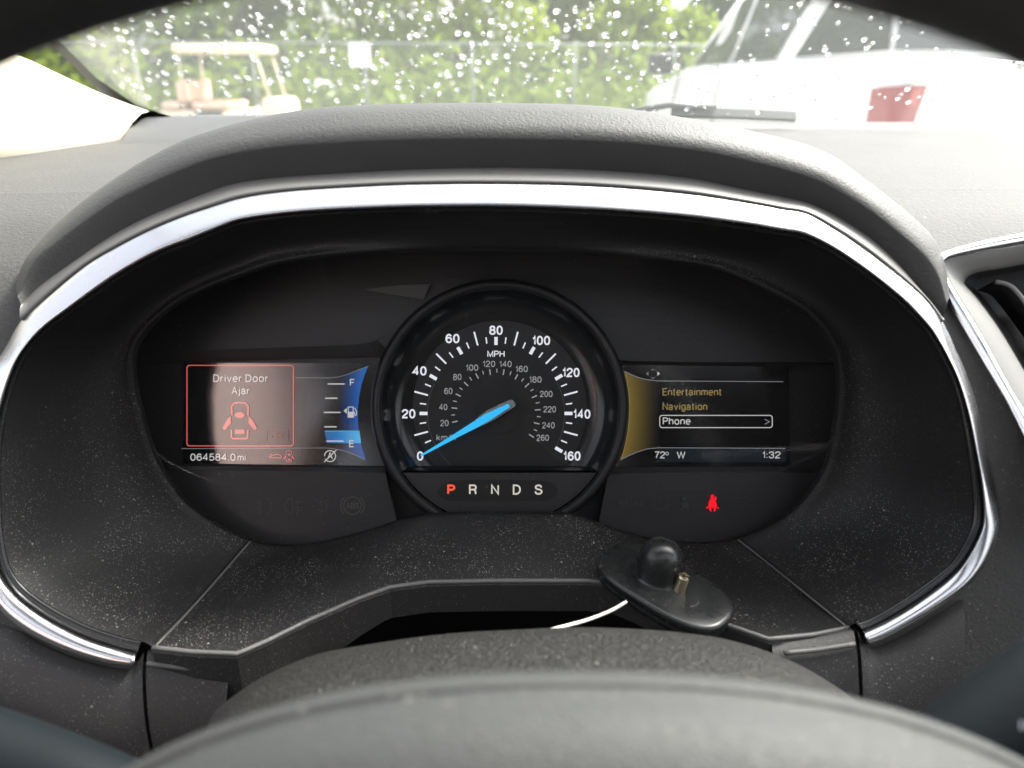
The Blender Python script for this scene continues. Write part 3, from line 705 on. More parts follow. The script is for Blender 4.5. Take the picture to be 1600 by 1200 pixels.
for i, c_ in enumerate(colr): at_.data[i].color = (*c_, 1)
strokes('menu_edge', [edge], .9, DS, E_GOLD, rcd)
strokes('screen_rule', [[zr(*q) for q in topc]+[zr(1508, 208)], [zr(*q) for q in botc]+[zr(1528, 803)]], 1.1, DS, E_LINE, rcd)
gr = [(i/6) for i in range(7)]
grad('screen_band', [zr(lerp(380, 1528, g), 806) for g in gr], [zr(lerp(380, 1528, g), 925) for g in gr], [(.006,.009,.014)]*7, DS+.0002, rcd)
text('menu_lettering', 'Entertainment', *zr(430, 332), 11.6, DS, E_GOLD, rcd, 92.3)
text('menu_lettering', 'Navigation', *zr(430, 462), 11.6, DS, E_GOLD, rcd, 69.8)
text('menu_lettering', 'Phone', *zr(432, 592), 11.4, DS, E_TXT, rcd, 43.5)
strokes('menu_selection', [[zr(*q) for q in rrect(405, 509, 1410, 618, 22)]], 1.4, DS, E_TXT, rcd, closed=True)
strokes('menu_chevron', [[zr(1343,543), zr(1384,565), zr(1343,588)]], 1.4, DS, E_LINE, rcd)
text('status_lettering', '72', *zr(358, 893), 11, DS, E_TXT, rcd, 16.5)
strokes('degree_mark', [[zr(*q) for q in circ(470, 850, 13, 16)]], 1.0, DS, E_TXT, rcd, closed=True)
text('status_lettering', 'W', *zr(556, 893), 11, DS, E_TXT, rcd, 13.8)
text('status_lettering', '1:32', *zr(1320, 893), 11, DS, E_TXT, rcd, 28.5)
polys('pad_arrow_icon', [[zr(343,90), zr(360,106), zr(326,106)], [zr(343,186), zr(360,169), zr(326,169)], [zr(283,136), zr(303,118), zr(303,154)]], DS, E_LINE, rcd)
polys('pad_arrow_icon', [[zr(408,136), zr(384,116), zr(384,156)]], DS, E_TXT, rcd)
strokes('pad_arrow_icon', [[zr(*q) for q in circ(343, 137, 38, 20)]], .7, DS, M_ICON, rcd, closed=True)
# ---- unlit and lit telltales
DI = .4155
def zi(x, y): return (340+x/5.714, 760+y/5.714)
strokes('telltale_icon', [[zi(345,140), zi(395,150)], [zi(345,185), zi(392,190)], [zi(350,235), zi(392,232)], [zi(372,120), zi(380,240)], [zi(*q) for q in ((430,105),(465,115),(485,160),(480,210),(450,240),(425,245))]], .9, DI, M_ICON, clu)
strokes('telltale_icon', [[zi(*q) for q in ((665,105),(630,115),(598,160),(605,215),(640,245),(662,245),(672,175),(665,105))], [zi(690,140), zi(755,140)], [zi(680,185), zi(755,185)], [zi(680,210), zi(750,215)], [zi(717,110), zi(712,268)]], .9, DI, M_ICON, clu)
strokes('telltale_icon', [[zi(*q) for q in circ(930, 175, 46, 20, 230, 500)], [zi(928,135), zi(928,185)], [zi(928,198), zi(928,205)]]+[[zi(930+66*math.cos(R_(a)), 175+66*math.sin(R_(a))), zi(930+84*math.cos(R_(a)), 175+84*math.sin(R_(a)))] for a in range(0, 360, 45)], .9, DI, M_ICON, clu)
strokes('telltale_icon', [[zi(85,180), zi(110,180)], [zi(215,180), zi(240,180)], [zi(125,140), zi(118,205)], [zi(*q) for q in circ(192, 180, 17, 12)]], .9, DI, M_ICON2, clu)
strokes('telltale_icon', [[zi(*q) for q in circ(1204, 172, 78, 32)]], 1.4, DI, M_ICON, clu, closed=True)
strokes('telltale_icon', [[zi(*q) for q in circ(1204, 172, 104, 14, 135, 225)], [zi(*q) for q in circ(1204, 172, 104, 14, -45, 45)]], 1.4, DI, M_ICON, clu)
text('telltale_lettering', 'ABS', *zi(1205, 200), 10, DI, M_ICON, clu, 20, 'C', .16)
text('telltale_lettering', 'BRAKE', 987, 791.5, 9.5, DI, M_ICON2, clu, 39, 'C', .22)
strokes('telltale_icon', [circ(1032, 787, 9.5, 24)], 1.2, DI, M_ICON2, clu, closed=True)
strokes('telltale_icon', [circ(1032, 787, 12.5, 10, 135, 225), circ(1032, 787, 12.5, 10, -45, 45)], 1.2, DI, M_ICON2, clu)
text('telltale_lettering', '?', 1032, 791, 9, DI, M_ICON2, clu, 5, 'C')
polys('telltale_icon', [circ(1069, 779, 4.6, 16), [(1063,786),(1074,784),(1077,792),(1068,794)], [(1062,797),(1066,792),(1068,797)], [(1072,793),(1077,797),(1073,798)]], DI, M_ICON2, clu)
strokes('telltale_icon', [[(1142,779+k*5.5),(1148,777+k*5.5),(1156,780+k*5.5),(1163,778+k*5.5)] for k in range(4)], .9, DI, M_ICON2, clu)
def zb(x, y): return (920+x/5, 740+y/5)
belt = thing
polys('seat_belt_lamp', [[zb(*q) for q in circ(965, 180, 16, 16)],
    [zb(*q) for q in ((950,196),(978,196),(988,181),(1000,184),(996,202),(990,212),(1001,240),(1000,258),(1020,268),(1012,276),(994,266),(992,278),(985,297),(974,296),(976,270),(956,270),(960,297),(948,296),(940,278),(934,264),(922,276),(914,268),(935,250),(936,222))]], DI, E_BELT, clu)
strokes('seat_belt_lamp', [[zb(947,262), zb(990,262)]], .5, DI-.0003, M_DIAL2, clu)
# cover lens
lens = mesh_obj('cover_lens', [W(x, y, d_lens(y)+.0012) for x, y in LENSc]+[W(780, 620, d_lens(620)+.0012)], [(i, (i+1) % len(LENSc), len(LENSc)) for i in range(len(LENSc))], M_LENS, clu, smooth=False)

# ================================================================== AIR VENT (right)
def d_v(py): return lerp(.354, .320, (py-380)/360)
vent = thing('air_vent', 'chrome framed air vent with dark slats set in the dashboard', 'air vent', W(1700, 760, .32))
vo = crom2([(1457,412),(1465,400),(1482,391),(1533,377),(1600,364),(1700,347),(1850,326),(1990,320),(2010,400),(2015,600),(2010,800),(1900,840),(1720,850),(1655,790),(1587,656),(1567,618),(1517,535),(1483,477),(1465,435)], 4, True)
vi = crom2([(1475,412),(1480,406),(1494,401),(1540,393),(1600,383),(1700,367),(1850,346),(1972,340),(1990,400),(1995,600),(1990,780),(1900,818),(1730,828),(1680,780),(1610,652),(1585,613),(1535,522),(1495,457),(1478,425)], 4, True)
vg = crom2([(1508,440),(1514,432),(1530,426),(1560,421),(1600,414),(1700,398),(1850,380),(1945,372),(1960,420),(1965,600),(1960,760),(1890,790),(1760,800),(1720,760),(1640,645),(1612,600),(1565,520),(1530,470),(1510,447)], 4, True)
rows = [[W(x, y, d_v(y)+.008) for x, y in vo], [W(x, y, d_v(y)) for x, y in vo]]
for s_, dd in ((.12, -.0008), (.5, -.0012), (.88, -.0006), (1, .002)):
    rows.append([W(lerp(a[0], b[0], s_), lerp(a[1], b[1], s_), d_v(a[1])+dd) for a, b in zip(vo, vi)])
loft('chrome_frame', rows, M_CHR2, vent, close_u=True)
rows = [[W(x, y, d_v(y)+.0015) for x, y in vi]]+[[W(lerp(a[0], b[0], s_), lerp(a[1], b[1], s_), d_v(a[1])+dd) for a, b in zip(vi, vg)] for s_, dd in ((.25, .0022), (.7, .0045), (.93, .007), (1, .016))]
loft('inner_bezel', rows, M_VGREY, vent, close_u=True)
mesh_obj('vent_well', [W(x, y, d_v(y)+.016) for x, y in vg]+[W(x+15, y+5, d_v(y)+.034) for x, y in vg], [(i, (i+1) % len(vg), len(vg)+(i+1) % len(vg), len(vg)+i) for i in range(len(vg))]+[tuple(range(len(vg), 2*len(vg)))], M_VBLK, vent, smooth=False)
for k in range(4):
    dx, dy = k*48, k*46-(10 if k else 0)
    c1 = crom([W(1552+dx, 442+dy, d_v(442+dy)+.018), W(1572+dx, 447+dy, d_v(447+dy)+.017), W(1590+dx, 463+dy, d_v(463+dy)+.016), W(1640+dx, 530+dy, d_v(530+dy)+.014), W(1720+dx, 640+dy, d_v(640+dy)+.014)], 5)
    rows = [[q+UP*.0006 for q in c1], [q-FWD*.0012 for q in c1], [q-UP*.0008 for q in c1], [q+FWD*.014-UP*.002 for q in c1]]
    sl_ = loft('slat', rows, M_VBLK, vent, close_v=True)
    tube('slat_edge', [q-FWD*.0014+UP*.0004 for q in c1], .0011, M_VGREY, sl_, seg=8)

# ================================================================== STEERING COLUMN AND WHEEL
shroud = thing('column_shroud', 'grained dark steering column shroud below the instrument cluster', 'column shroud', W(800, 1300, .22))
top = [(330,1120),(345,1103),(385,1073),(430,1048),(500,1021),(600,1003),(700,990),(800,984),(900,980),(1000,983),(1080,990),(1140,1000),(1200,1018),(1255,1042),(1310,1075),(1345,1100)]
tc_ = crom2(top, 4)
rows = [[W(lerp(815, x, .97), y+40, .32) for x, y in tc_], [W(x, y+2, .297) for x, y in tc_], [W(x, y, .29) for x, y in tc_]]
for dy, d in ((12, .270), (40, .245), (85, .215), (160, .19), (260, .175)):
    rows.append([W(800+(x-800)*(1+dy*.0009), y+dy*1.0, d) for x, y in tc_])
loft('shroud_top', rows, M_SHROUD, shroud)
# airbag hub and rim
WC = Vector((.010, -.1254))         # wheel centre in the camera's own right/up metres
def Q(x, y, d): return CAM+RT*x+UP*y+FWD*d
wheel = thing('steering_wheel', 'dark leather steering wheel with a grey padded centre', 'steering wheel', Q(0, -.3, .1))
MR, mr = .1960, .0165
rows = []
for i in range(120):
    a = 2*math.pi*i/120; c_ = Vector((math.cos(a), math.sin(a)))
    rows.append([Q(WC.x-.010+c_.x*(MR+mr*math.cos(b)), WC.y+c_.y*(MR+mr*math.cos(b)), .095+mr*1.1*math.sin(b)) for b in [2*math.pi*k/16 for k in range(16)]])
loft('rim', rows, M_RIM, wheel, close_u=True, close_v=True)
def hubring(k, d, n_=96, ex=2.3, hw=.117, hh=.0715):
    out = []
    for i in range(n_):
        a = 2*math.pi*i/n_; c_, s_ = math.cos(a), math.sin(a)
        out.append(Q(WC.x+.003+math.copysign(abs(c_)**(2/ex), c_)*hw*k, WC.y+math.copysign(abs(s_)**(2/ex), s_)*hh*k, d))
    return out
hub = loft('airbag_cover', [hubring(k_, d_) for k_, d_ in ((.90, .152), (.985, .1475), (1.0, .1435), (.997, .1408), (.990, .1398), (.984, .1397), (.978, .1394), (.972, .1378), (.963, .1352), (.945, .1315), (.92, .128), (.87, .1238), (.78, .1195), (.6, .117), (.3, .1155), (.05, .115))], M_HUB, wheel, close_u=True, caps=True)
for sgn in (-1, 1):
    rows = []
    for t_ in (0, .3, .6, 1):
        x = WC.x+sgn*lerp(.09, .185, t_); hgt = lerp(.035, .02, t_); dd = lerp(.14, .1, t_)
        rows.append([Q(x, WC.y-.02+hgt*math.cos(b), dd+.012*math.sin(b)) for b in [2*math.pi*k/14 for k in range(14)]])
    loft('spoke', rows, M_RIM, wheel, close_u=True)
# stalks
for sgn, lab, pts in ((-1, 'dark turn signal stalk beside the fascia without a chrome vent', [(330,1330,.215),(150,1250,.215),(30,1205,.218),(-140,1150,.222),(-260,1112,.225)]), (1, 'dark wiper stalk with a white mark rising toward the air vent', [(1330,1300,.19),(1450,1228,.19),(1560,1152,.19),(1700,1058,.19),(1850,955,.19)])):
    root = thing('control_stalk', lab, 'control stalk', W(*pts[0]))
    P = crom([W(*q) for q in pts], 5)
    tube('lever', P, [lerp(.0125, .0145 if sgn < 0 else .0155, i/(len(P)-1)) for i in range(len(P))], M_STALK, root, seg=20)
    if sgn > 0: text('stalk_mark', 'II', 1592, 1142, 18, .1735, pmat('white_print', (.7, .72, .74), .5), root, 14)

# ================================================================== TAG AND CABLE
TZ = .9815
tagc = Vector((.0695, .2925, TZ)); ta = R_(-45)
tux, tuy = Vector((math.cos(ta), math.sin(ta), -.09)).normalized(), Vector((-math.sin(ta), math.cos(ta), .02)).normalized()
tuz = tux.cross(tuy).normalized()
def T(u, v, h): return tagc+tux*u+tuy*v+tuz*h
stg = thing('security_tag', 'black plastic tag with a rounded dome and metal pin lying on the ledge', 'security tag', tagc)
def tagout(k, n_=72, hu=.0325, hv=.0178):
    out = []
    for i in range(n_):
        a = 2*math.pi*i/n_; c_, s_ = math.cos(a), math.sin(a)
        hv2 = hv*(1-.06*c_)
        out.append((math.copysign(abs(c_)**(2/3.2), c_)*(hu-(1-k)), math.copysign(abs(s_)**(2/2.9), s_)*(hv2-(1-k))))
    return out
def tagrow(ins, h): return [T(u, v, h) for u, v in tagout(1-ins)]
loft('plate', [tagrow(.005, -.0045), tagrow(.0015, -.0045), tagrow(.0005, -.0032), tagrow(.0004, -.0008), tagrow(.0008, -.0003), tagrow(.0004, .0002), tagrow(0, .0009), tagrow(.0, .0030), tagrow(.0006, .0039), tagrow(.0018, .0042), tagrow(.006, .0043), tagrow(.012, .0043)], M_TAG, stg, close_u=True, caps=True)
dom = []
for r, h in ((.0122, .0038), (.0112, .0046), (.0107, .0058), (.0103, .0100), (.0098, .0140), (.0089, .0172), (.0071, .0198), (.0045, .0214), (.0019, .0221), (.0004, .0222)):
    dom.append([T(-.0055+r*math.cos(a), .003+r*math.sin(a), h) for a in [2*math.pi*k/32 for k in range(32)]])
loft('dome', dom, M_TAG, stg, close_u=True)
pb, pt = T(.0075, .0005, .004), T(.0083, .0015, .0122)
pin = []
ax_ = (pt-pb).normalized(); s1 = ax_.cross(Vector((1, 0, 0))).normalized(); s2 = ax_.cross(s1)
for r, k in ((.0026, 0), (.0026, .93), (.0023, 1.0), (.0009, 1.0), (.0008, .85)):
    pin.append([pb.lerp(pt, k)+s1*(r*math.cos(a))+s2*(r*math.sin(a)) for a in [2*math.pi*q/20 for q in range(20)]])
loft('pin', pin, M_BRASS, stg, close_u=True, smooth=False)
loft('scuff_mark', [[T(.0165+.0016*math.cos(a), -.0015+.0016*math.sin(a)*2, .00436) for a in [R_(q) for q in range(-80, 60, 20)]], [T(.0167+.0019*math.cos(a), -.0015+.0019*math.sin(a)*2, .00436) for a in [R_(q) for q in range(-80, 60, 20)]]], M_ICON, stg)
wr = crom([W(848, 986, .296), W(880, 979, .305), (W(920, 968, .318)), W(955, 954, .326), W(979, 940, .330)], 6)
tag(tube('cable_end', wr, [.0005+.00025*min(1, i/8) for i in range(len(wr)-1)]+[.0006], M_WIRE, seg=8), 'thin white cable end curving up from the column shroud toward the black tag', 'cable')

# ================================================================== WINDSHIELD, PILLAR, CABIN
WB = Vector((0, .87, 1.140)); SL = R_(30)
wu = Vector((0, -math.cos(SL), math.sin(SL))); wn = Vector((0, math.sin(SL), math.cos(SL)))   # up the glass, outward
def glass_pt(x, s_): return Vector((x, 0, 0))+WB+wu*s_
def glass_hit(px, py):
    v = RT*((px-800)/FPX)+UP*((600-py)/FPX)+FWD
    s_ = (WB-CAM).dot(wn)/v.dot(wn); return CAM+v*s_
wsh = thing('windshield', 'sloping windshield glass spotted with clear raindrops above the dashboard', 'windshield', WB)
XL, XR = -.395, 1.17
mesh_obj('pane', [glass_pt(XL, 0), glass_pt(XR, 0), glass_pt(XR, .78), glass_pt(XL, .78)], [(0, 1, 2, 3)], M_WGLASS, wsh, smooth=False)
fv = [glass_pt(x_, s_)-wn*.001 for x_, s_ in ((XL, 0), (-.16, 0), (-.2, .022), (-.3, .03), (-.345, .044), (-.372, .07), (-.385, .12), (-.388, .78), (XL, .78))]
mesh_obj('black_border', fv, [tuple(range(len(fv)))], M_FRIT, wsh, smooth=False)
def drop_geo(seed):
    rg = random.Random(seed); v, f = [], []
    prof_ = [(1.0, 0), (1.03, .12), (.93, .34), (.72, .56), (.4, .7), (0, .75)]
    ns = 12; wob = [1+rg.uniform(-.13, .13) for _ in range(ns)]
    for r, h in prof_[:-1]:
        for k in range(ns):
            a = 2*math.pi*k/ns; v.append((r*wob[k]*math.cos(a), r*wob[k]*math.sin(a), h))
    v.append((0, 0, .75))
    for i in range(len(prof_)-2):
        for k in range(ns): f.append((i*ns+k, i*ns+(k+1) % ns, (i+1)*ns+(k+1) % ns, (i+1)*ns+k))
    b = (len(prof_)-2)*ns
    for k in range(ns): f.append((b+k, b+(k+1) % ns, len(v)-1))
    f.append(tuple(reversed(range(ns))))
    return v, f
dms = []
for s_ in range(6):
    v, f = drop_geo(s_); me = bpy.data.meshes.new('raindrop'); me.from_pydata(v, [], f); me.materials.append(M_DROP); me.shade_smooth(); dms.append((me, v, f))
basis = Matrix((RT, wu, wn)).transposed()
rd = random.Random(11); drops = []
tries = 0
while len(drops) < 880 and tries < 40000:
    tries += 1
    px, py = rd.uniform(60, 1700), rd.uniform(-60, 190)
    dens = interp(px, [(60, .5), (250, .8), (480, .95), (800, 1), (1000, .85), (1080, .45), (1250, .4), (1450, .5), (1600, .35)])
    if rd.random() > dens: continue
    g = glass_hit(px, py)
    if g.x < XL+.03 or (g-WB).dot(wu) < .012: continue
    r = .0011+.0018*rd.random()**1.7
    if any((g-q).length < (r+r2)*1.15 for q, r2, _, _ in drops): continue
    drops.append((g, r, px, py))
drops.sort(key=lambda q: -q[1])
wl = root_loc(wsh)
def drop_mtx(g, r):
    st_ = rd.uniform(1.2, 1.75); rot = Matrix.Rotation(rd.uniform(-.4, .4), 3, 'Z')
    return basis @ rot @ Matrix.Diagonal((r, r*st_, r*rd.uniform(.55, .8)))
for g, r, _, _ in drops[:290]:
    o = bpy.data.objects.new('raindrop', rd.choice(dms)[0]); C.objects.link(o); o.parent = wsh
    o.matrix_local = Matrix.Translation(g-wl+wn*.0004) @ drop_mtx(g, r).to_4x4()
vv, ff = [], []
for g, r, _, _ in drops[290:]:
    me, v, f = rd.choice(dms); mt = drop_mtx(g, r); b = len(vv)
    vv += [mt @ Vector(q)+g+wn*.0004 for q in v]; ff += [tuple(b+i for i in q) for q in f]
o = mesh_obj('fine_raindrops', vv, ff, M_DROP, wsh, recalc=False); o['kind'] = 'stuff'
# wiper resting on the glass outside
wip = thing('windshield_wiper', 'black wiper blade parked low outside the wet windshield', 'wiper', glass_pt(.5, .01))
def gp(px, py, off): return glass_hit(px, py)+wn*off
P = crom([gp(1050,186,.008), gp(1080,186,.008), gp(1150,188,.008), gp(1244,192,.008)], 4)
loft('blade', [[q+wn*.004+wu*.001 for q in P], [q+wn*.004-wu*.003 for q in P], [q-wn*.005-wu*.004 for q in P], [q-wn*.005+wu*.002 for q in P]], M_FRIT, wip, close_v=True, smooth=False)
tube('arm', [gp(960,194,.008), gp(1000,188,.011), gp(1045,183,.013), gp(1120,184,.012)], [.004, .0035, .003, .002], M_FRIT, wip, seg=8)

# A pillar trim, beige
e1 = crom([W(246,183,.80), W(150,143,.70), W(75,108,.62), W(0,72,.56), W(-160,0,.48), W(-500,-160,.38)], 5)
e2 = crom([W(182,230,.72), W(95,239,.64), W(0,244,.575), W(-150,252,.50), W(-330,265,.44), W(-900,300,.33)], 5)
rows = []
for t_ in (0, .12, .3, .5, .7, .88, 1):
    rows.append([a.lerp(b, t_)+(-FWD*.4+RT*.3+UP*.5)*(.028*math.sin(math.pi*t_)) for a, b in zip(e1, e2)])
rows.append([b+Vector((-.03, .02, -.03)) for b in e2]); rows.append([a+Vector((-.05, .02, -.01)) for a in e1])
tag(loft('pillar_trim', rows, M_BEIGE, close_v=True), 'cream windshield pillar trim rising from the end of the dashboard', 'pillar trim')
# roof and cabin behind the camera (shade and reflections)
cab = thing('car_cabin', 'dark cabin lining with roof panel around the front seats', 'car interior', (.37, -.7, .5))
def slab(name, lo, hi, mat): return box(name, lo, hi, mat, cab, .008)
slab('roof_panel', (-.45, -.02, 1.53), (1.2, .2, 1.56), M_CHAR)
slab('roof_panel', (-.45, -1.7, 1.53), (1.2, -.62, 1.57), M_CHAR)
slab('roof_rail', (-.48, -.62, 1.53), (-.42, -.02, 1.565), M_CHAR)
slab('roof_rail', (1.0, -.62, 1.53), (1.2, -.02, 1.565), M_CHAR)
slab('rear_panel', (-.6, -1.74, .45), (1.35, -1.7, 1.57), M_CHAR)
slab('door_panel', (-.64, -1.7, .4), (-.60, .5, 1.06), M_CHAR)
slab('door_panel', (1.34, -1.7, .4), (1.38, .5, 1.06), M_CHAR)
slab('cabin_floor', (-.6, -1.7, .40), (1.34, .45, .44), M_CHAR)
# pink panel added out of view, shaped to put a soft reflection in the left screen
bp = []
for k in range(13):
    t_ = k/12; z = lerp(1.06, 1.53, t_); hw = lerp(.36, .27, t_**1.5); yc = lerp(-.60, -.68, t_)
    bp.append([Vector((-.50+.035*math.cos(a), yc+hw*math.copysign(abs(math.sin(a))**.8, math.sin(a)), z)) for a in [2*math.pi*q/28 for q in range(28)]])
loft('reflected_panel', bp, M_PINK, cab, close_u=True, caps=True)
seat = thing('driver_seat', 'dark driver seat behind the steering wheel', 'seat', (0, -.72, .44))
for nm, lo, hi, bv in (('backrest', (-.26, -.82, .6), (.26, -.68, 1.2), .05), ('headrest', (-.13, -.82, 1.23), (.13, -.71, 1.42), .04), ('cushion', (-.27, -.7, .5), (.27, -.16, .64), .05)):
    box(nm, lo, hi, M_CHAR, seat, bv)

# ================================================================== OUTSIDE
M_GRD = pmat('gravel_lot', (.34, .33, .30), .95, noise=.25, nscale=1.5, bump=.3, bscale=40)
M_GRASS = pmat('grass', (.09, .13, .04), .95, noise=.4, nscale=2)
g = mesh_obj('ground', [(-300, -60, 0), (300, -60, 0), (300, 400, 0), (-300, 400, 0)], [(0, 1, 2, 3)], M_GRD, smooth=False); g['kind'] = 'structure'
g = mesh_obj('grass_verge', [(-80, 16.2, .01), (80, 19.5, .01), (80, 120, .01), (-80, 120, .01)], [(0, 1, 2, 3)], M_GRASS, smooth=False); g['kind'] = 'structure'
# chain link fence
M_GALV = pmat('galvanised', (.22, .24, .22), .6, noise=.15)
FA, FB = Vector((-9, 15.6, 0)), Vector((13, 19.2, 0))
fu = (FB-FA).normalized(); FL = (FB-FA).length; FH = 1.82
fence = thing('chain_link_fence', 'galvanised chain link fence with top rail in front of the trees', 'fence', FA)
def fence_x(px):                    # distance along the fence under a picture column
    k = (px-800)/FPX*1.0
    # solve for point on the line with X/depth = k ; depth ~ 0.93 Y for points near the horizon
    lo, hi = 0, FL
    for _ in range(40):
        mid = (lo+hi)/2; q = proj(FA+fu*mid+Vector((0, 0, 1.5)))
        if q[0] < px: lo = mid
        else: hi = mid
    return lo
s0 = fence_x(737); s1_ = fence_x(898); sp_ = s1_-s0
k = -10
posts = [s0+sp_*i for i in range(-6, 6) if 0 <= s0+sp_*i <= FL]
for s_ in posts:
    q = FA+fu*s_; tube('post', [q, q+Vector((0, 0, FH+.05))], .026, M_GALV, fence, seg=10)
tube('top_rail', [FA+Vector((0, 0, FH)), FB+Vector((0, 0, FH))], .02, M_GALV, fence, seg=8)
vv, ff = [], []; pitch = .075; nw = int(FL/pitch)
nrm_ = fu.cross(Vector((0, 0, 1)))
for i in range(-int(FH/pitch), nw):
    for sg in (1, -1):
        a0, a1 = (i*pitch, i*pitch+FH) if sg > 0 else (i*pitch+FH, i*pitch)
        z0, z1 = 0.05, FH
        def clipx(a): return a
        lo_t = max(0, min(1, (0-a0)/(a1-a0))) if a0 < 0 or a1 < 0 else None
        t0_, t1_ = 0.0, 1.0
        for lim, sign in ((0, 1), (FL, -1)):
            # keep sign*(a-lim) >= 0
            fa, fb = sign*(a0-lim), sign*(a1-lim)
            if fa < 0 and fb < 0: t1_ = -1
            elif fa < 0: t0_ = max(t0_, fa/(fa-fb))
            elif fb < 0: t1_ = min(t1_, fa/(fa-fb))
        if t1_ <= t0_: continue
        p0 = FA+fu*lerp(a0, a1, t0_)+Vector((0, 0, lerp(z0, z1, t0_)))+nrm_*.004*sg
        p1 = FA+fu*lerp(a0, a1, t1_)+Vector((0, 0, lerp(z0, z1, t1_)))+nrm_*.004*sg
        b = len(vv); e = .0022
        for q in (p0, p1): vv += [q+fu*e, q-fu*e*.5+nrm_*e, q-fu*e*.5-nrm_*e]
        ff += [(b, b+1, b+4, b+3), (b+1, b+2, b+5, b+4), (b+2, b, b+3, b+5)]
o = mesh_obj('wire_mesh', vv, ff, M_GALV, fence, recalc=False, smooth=False); o['kind'] = 'stuff'
# notice on the fence
ss = fence_x(563); q = FA+fu*ss
_, ty, _ = proj(q+Vector((0, 0, 1.8)))
def zfor(py, q_):
    lo, hi = 0, 4
    for _ in range(40):
        mid = (lo+hi)/2
        if proj(Vector((q_.x, q_.y, mid)))[1] > py: lo = mid
        else: hi = mid
    return lo
zt, zb_ = zfor(67, q), zfor(104, q); hw = (zt-zb_)*.47
sg = thing('notice_board', 'white square notice with a small red mark on the chain link fence', 'sign', q+Vector((0, 0, zb_))-nrm_*0)
fn = Vector((fu.y, -fu.x, 0))       # towards the car
c0 = q+fn*.045
mesh_obj('board', [c0-fu*hw+Vector((0, 0, zb_)), c0+fu*hw+Vector((0, 0, zb_)), c0+fu*hw+Vector((0, 0, zt)), c0-fu*hw+Vector((0, 0, zt))]+[c0-fn*.01-fu*hw+Vector((0, 0, zb_)), c0-fn*.01+fu*hw+Vector((0, 0, zb_)), c0-fn*.01+fu*hw+Vector((0, 0, zt)), c0-fn*.01-fu*hw+Vector((0, 0, zt))], [(0, 1, 2, 3), (7, 6, 5, 4), (0, 1, 5, 4), (1, 2, 6, 5), (2, 3, 7, 6), (3, 0, 4, 7)], pmat('white_sheet', (.8, .8, .8), .5), sg, smooth=False)
zc = (zt+zb_)/2; c1 = c0+fn*.003
mesh_obj('red_mark', [c1+fu*x*hw+Vector((0, 0, zc+y*hw)) for x, y in ((-.3, .1), (-.1, .22), (.1, .05), (.35, -.05), (.3, -.2), (0, -.12), (-.25, -.15))], [tuple(range(7))], pmat('red_print', (.6, .1, .08), .5), sg, smooth=False)

# trees beyond the fence
M_BARK = pmat('bark', (.09, .07, .05), .9, noise=.3, nscale=6)
def leafmat(name, c):
    m, t, p = new_mat(name); N, L = t.nodes, t.links
    p.inputs['Roughness'].default_value = .7; p.inputs['Specular IOR Level'].default_value = .12
    oi = N.new('ShaderNodeTexCoord'); nz = N.new('ShaderNodeTexNoise'); nz.inputs['Scale'].default_value = .9; L.new(oi.outputs['Object'], nz.inputs['Vector'])
    mx = N.new('ShaderNodeMix'); mx.data_type = 'RGBA'; mx.inputs[6].default_value = (c[0]*.55, c[1]*.6, c[2]*.6, 1); mx.inputs[7].default_value = (c[0]*1.5, c[1]*1.35, c[2]*1.1, 1)
    L.new(nz.outputs['Fac'], mx.inputs[0]); L.new(mx.outputs[2], p.inputs['Base Color'])
    tl = N.new('ShaderNodeBsdfTranslucent'); L.new(mx.outputs[2], tl.inputs[0])
    ms = N.new('ShaderNodeMixShader'); ms.inputs[0].default_value = .5
    L.new(p.outputs[0], ms.inputs[1]); L.new(tl.outputs[0], ms.inputs[2]); L.new(ms.outputs[0], N['Material Output'].inputs['Surface'])
    return m
LEAFS = [leafmat('leaf_yellow_green', (.25, .33, .03)), leafmat("leaf_green", (.19, .27, .03)), leafmat('leaf_dark', (.08, .13, .04))]
def tree(x, y, h, wd, k, label, seed):
    rg = random.Random(seed)
    t = thing('tree', label, 'tree', (x, y, 0), 'trees beyond the fence')
    lean = rg.uniform(-.3, .3)
    vt, ft = [], []
    limbs = [[Vector((x, y, 0)), Vector((x+lean*.3, y, h*.3)), Vector((x+lean, y, h*.62))]]
    tube('trunk', limbs[0], [h*.022, h*.016, h*.008], M_BARK, t, seg=8)
    tips = [limbs[0][2]]
    for i in range(6):
        b = limbs[0][1].lerp(limbs[0][2], rg.uniform(0, .9)); a = rg.uniform(0, 6.28)
        e = b+Vector((math.cos(a)*wd*.42, math.sin(a)*wd*.42, rg.uniform(.1, .3)*h))
        tube('limb', [b, b.lerp(e, .5)+Vector((0, 0, .05*h)), e], [h*.008, h*.006, h*.003], M_BARK, t, seg=6); tips.append(e)
    vv, ff = [], []
    for c in range(32):
        a, zz = rg.uniform(0, 6.28), rg.uniform(.05, 1.0); rr_ = wd*.5*math.sqrt(rg.random())*math.sin(math.pi*(.12+.83*zz))**.6
        cc = Vector((x+lean*zz+rr_*math.cos(a), y+rr_*math.sin(a), h*zz)); cr = wd*rg.uniform(.10, .2)
        for q in range(230):
            dv = Vector((rg.gauss(0, 1), rg.gauss(0, 1), rg.gauss(0, .8))); dv = dv.normalized()*cr*rg.uniform(.5, 1.08)
            p_ = cc+dv; u = Vector((rg.gauss(0, 1), rg.gauss(0, 1), rg.gauss(0, 1))).normalized(); v_ = u.cross(Vector((rg.gauss(0, 1), rg.gauss(0, 1), rg.gauss(0, 1)))).normalized()
            sz = rg.uniform(.09, .2); b = len(vv)
            if p_.z < .1: continue
            vv += [p_-u*sz, p_+v_*sz*.5, p_+u*sz, p_-v_*sz*.5]; ff.append((b, b+1, b+2, b+3))
    mesh_obj('crown', vv, ff, LEAFS[k], t, recalc=False, smooth=False)
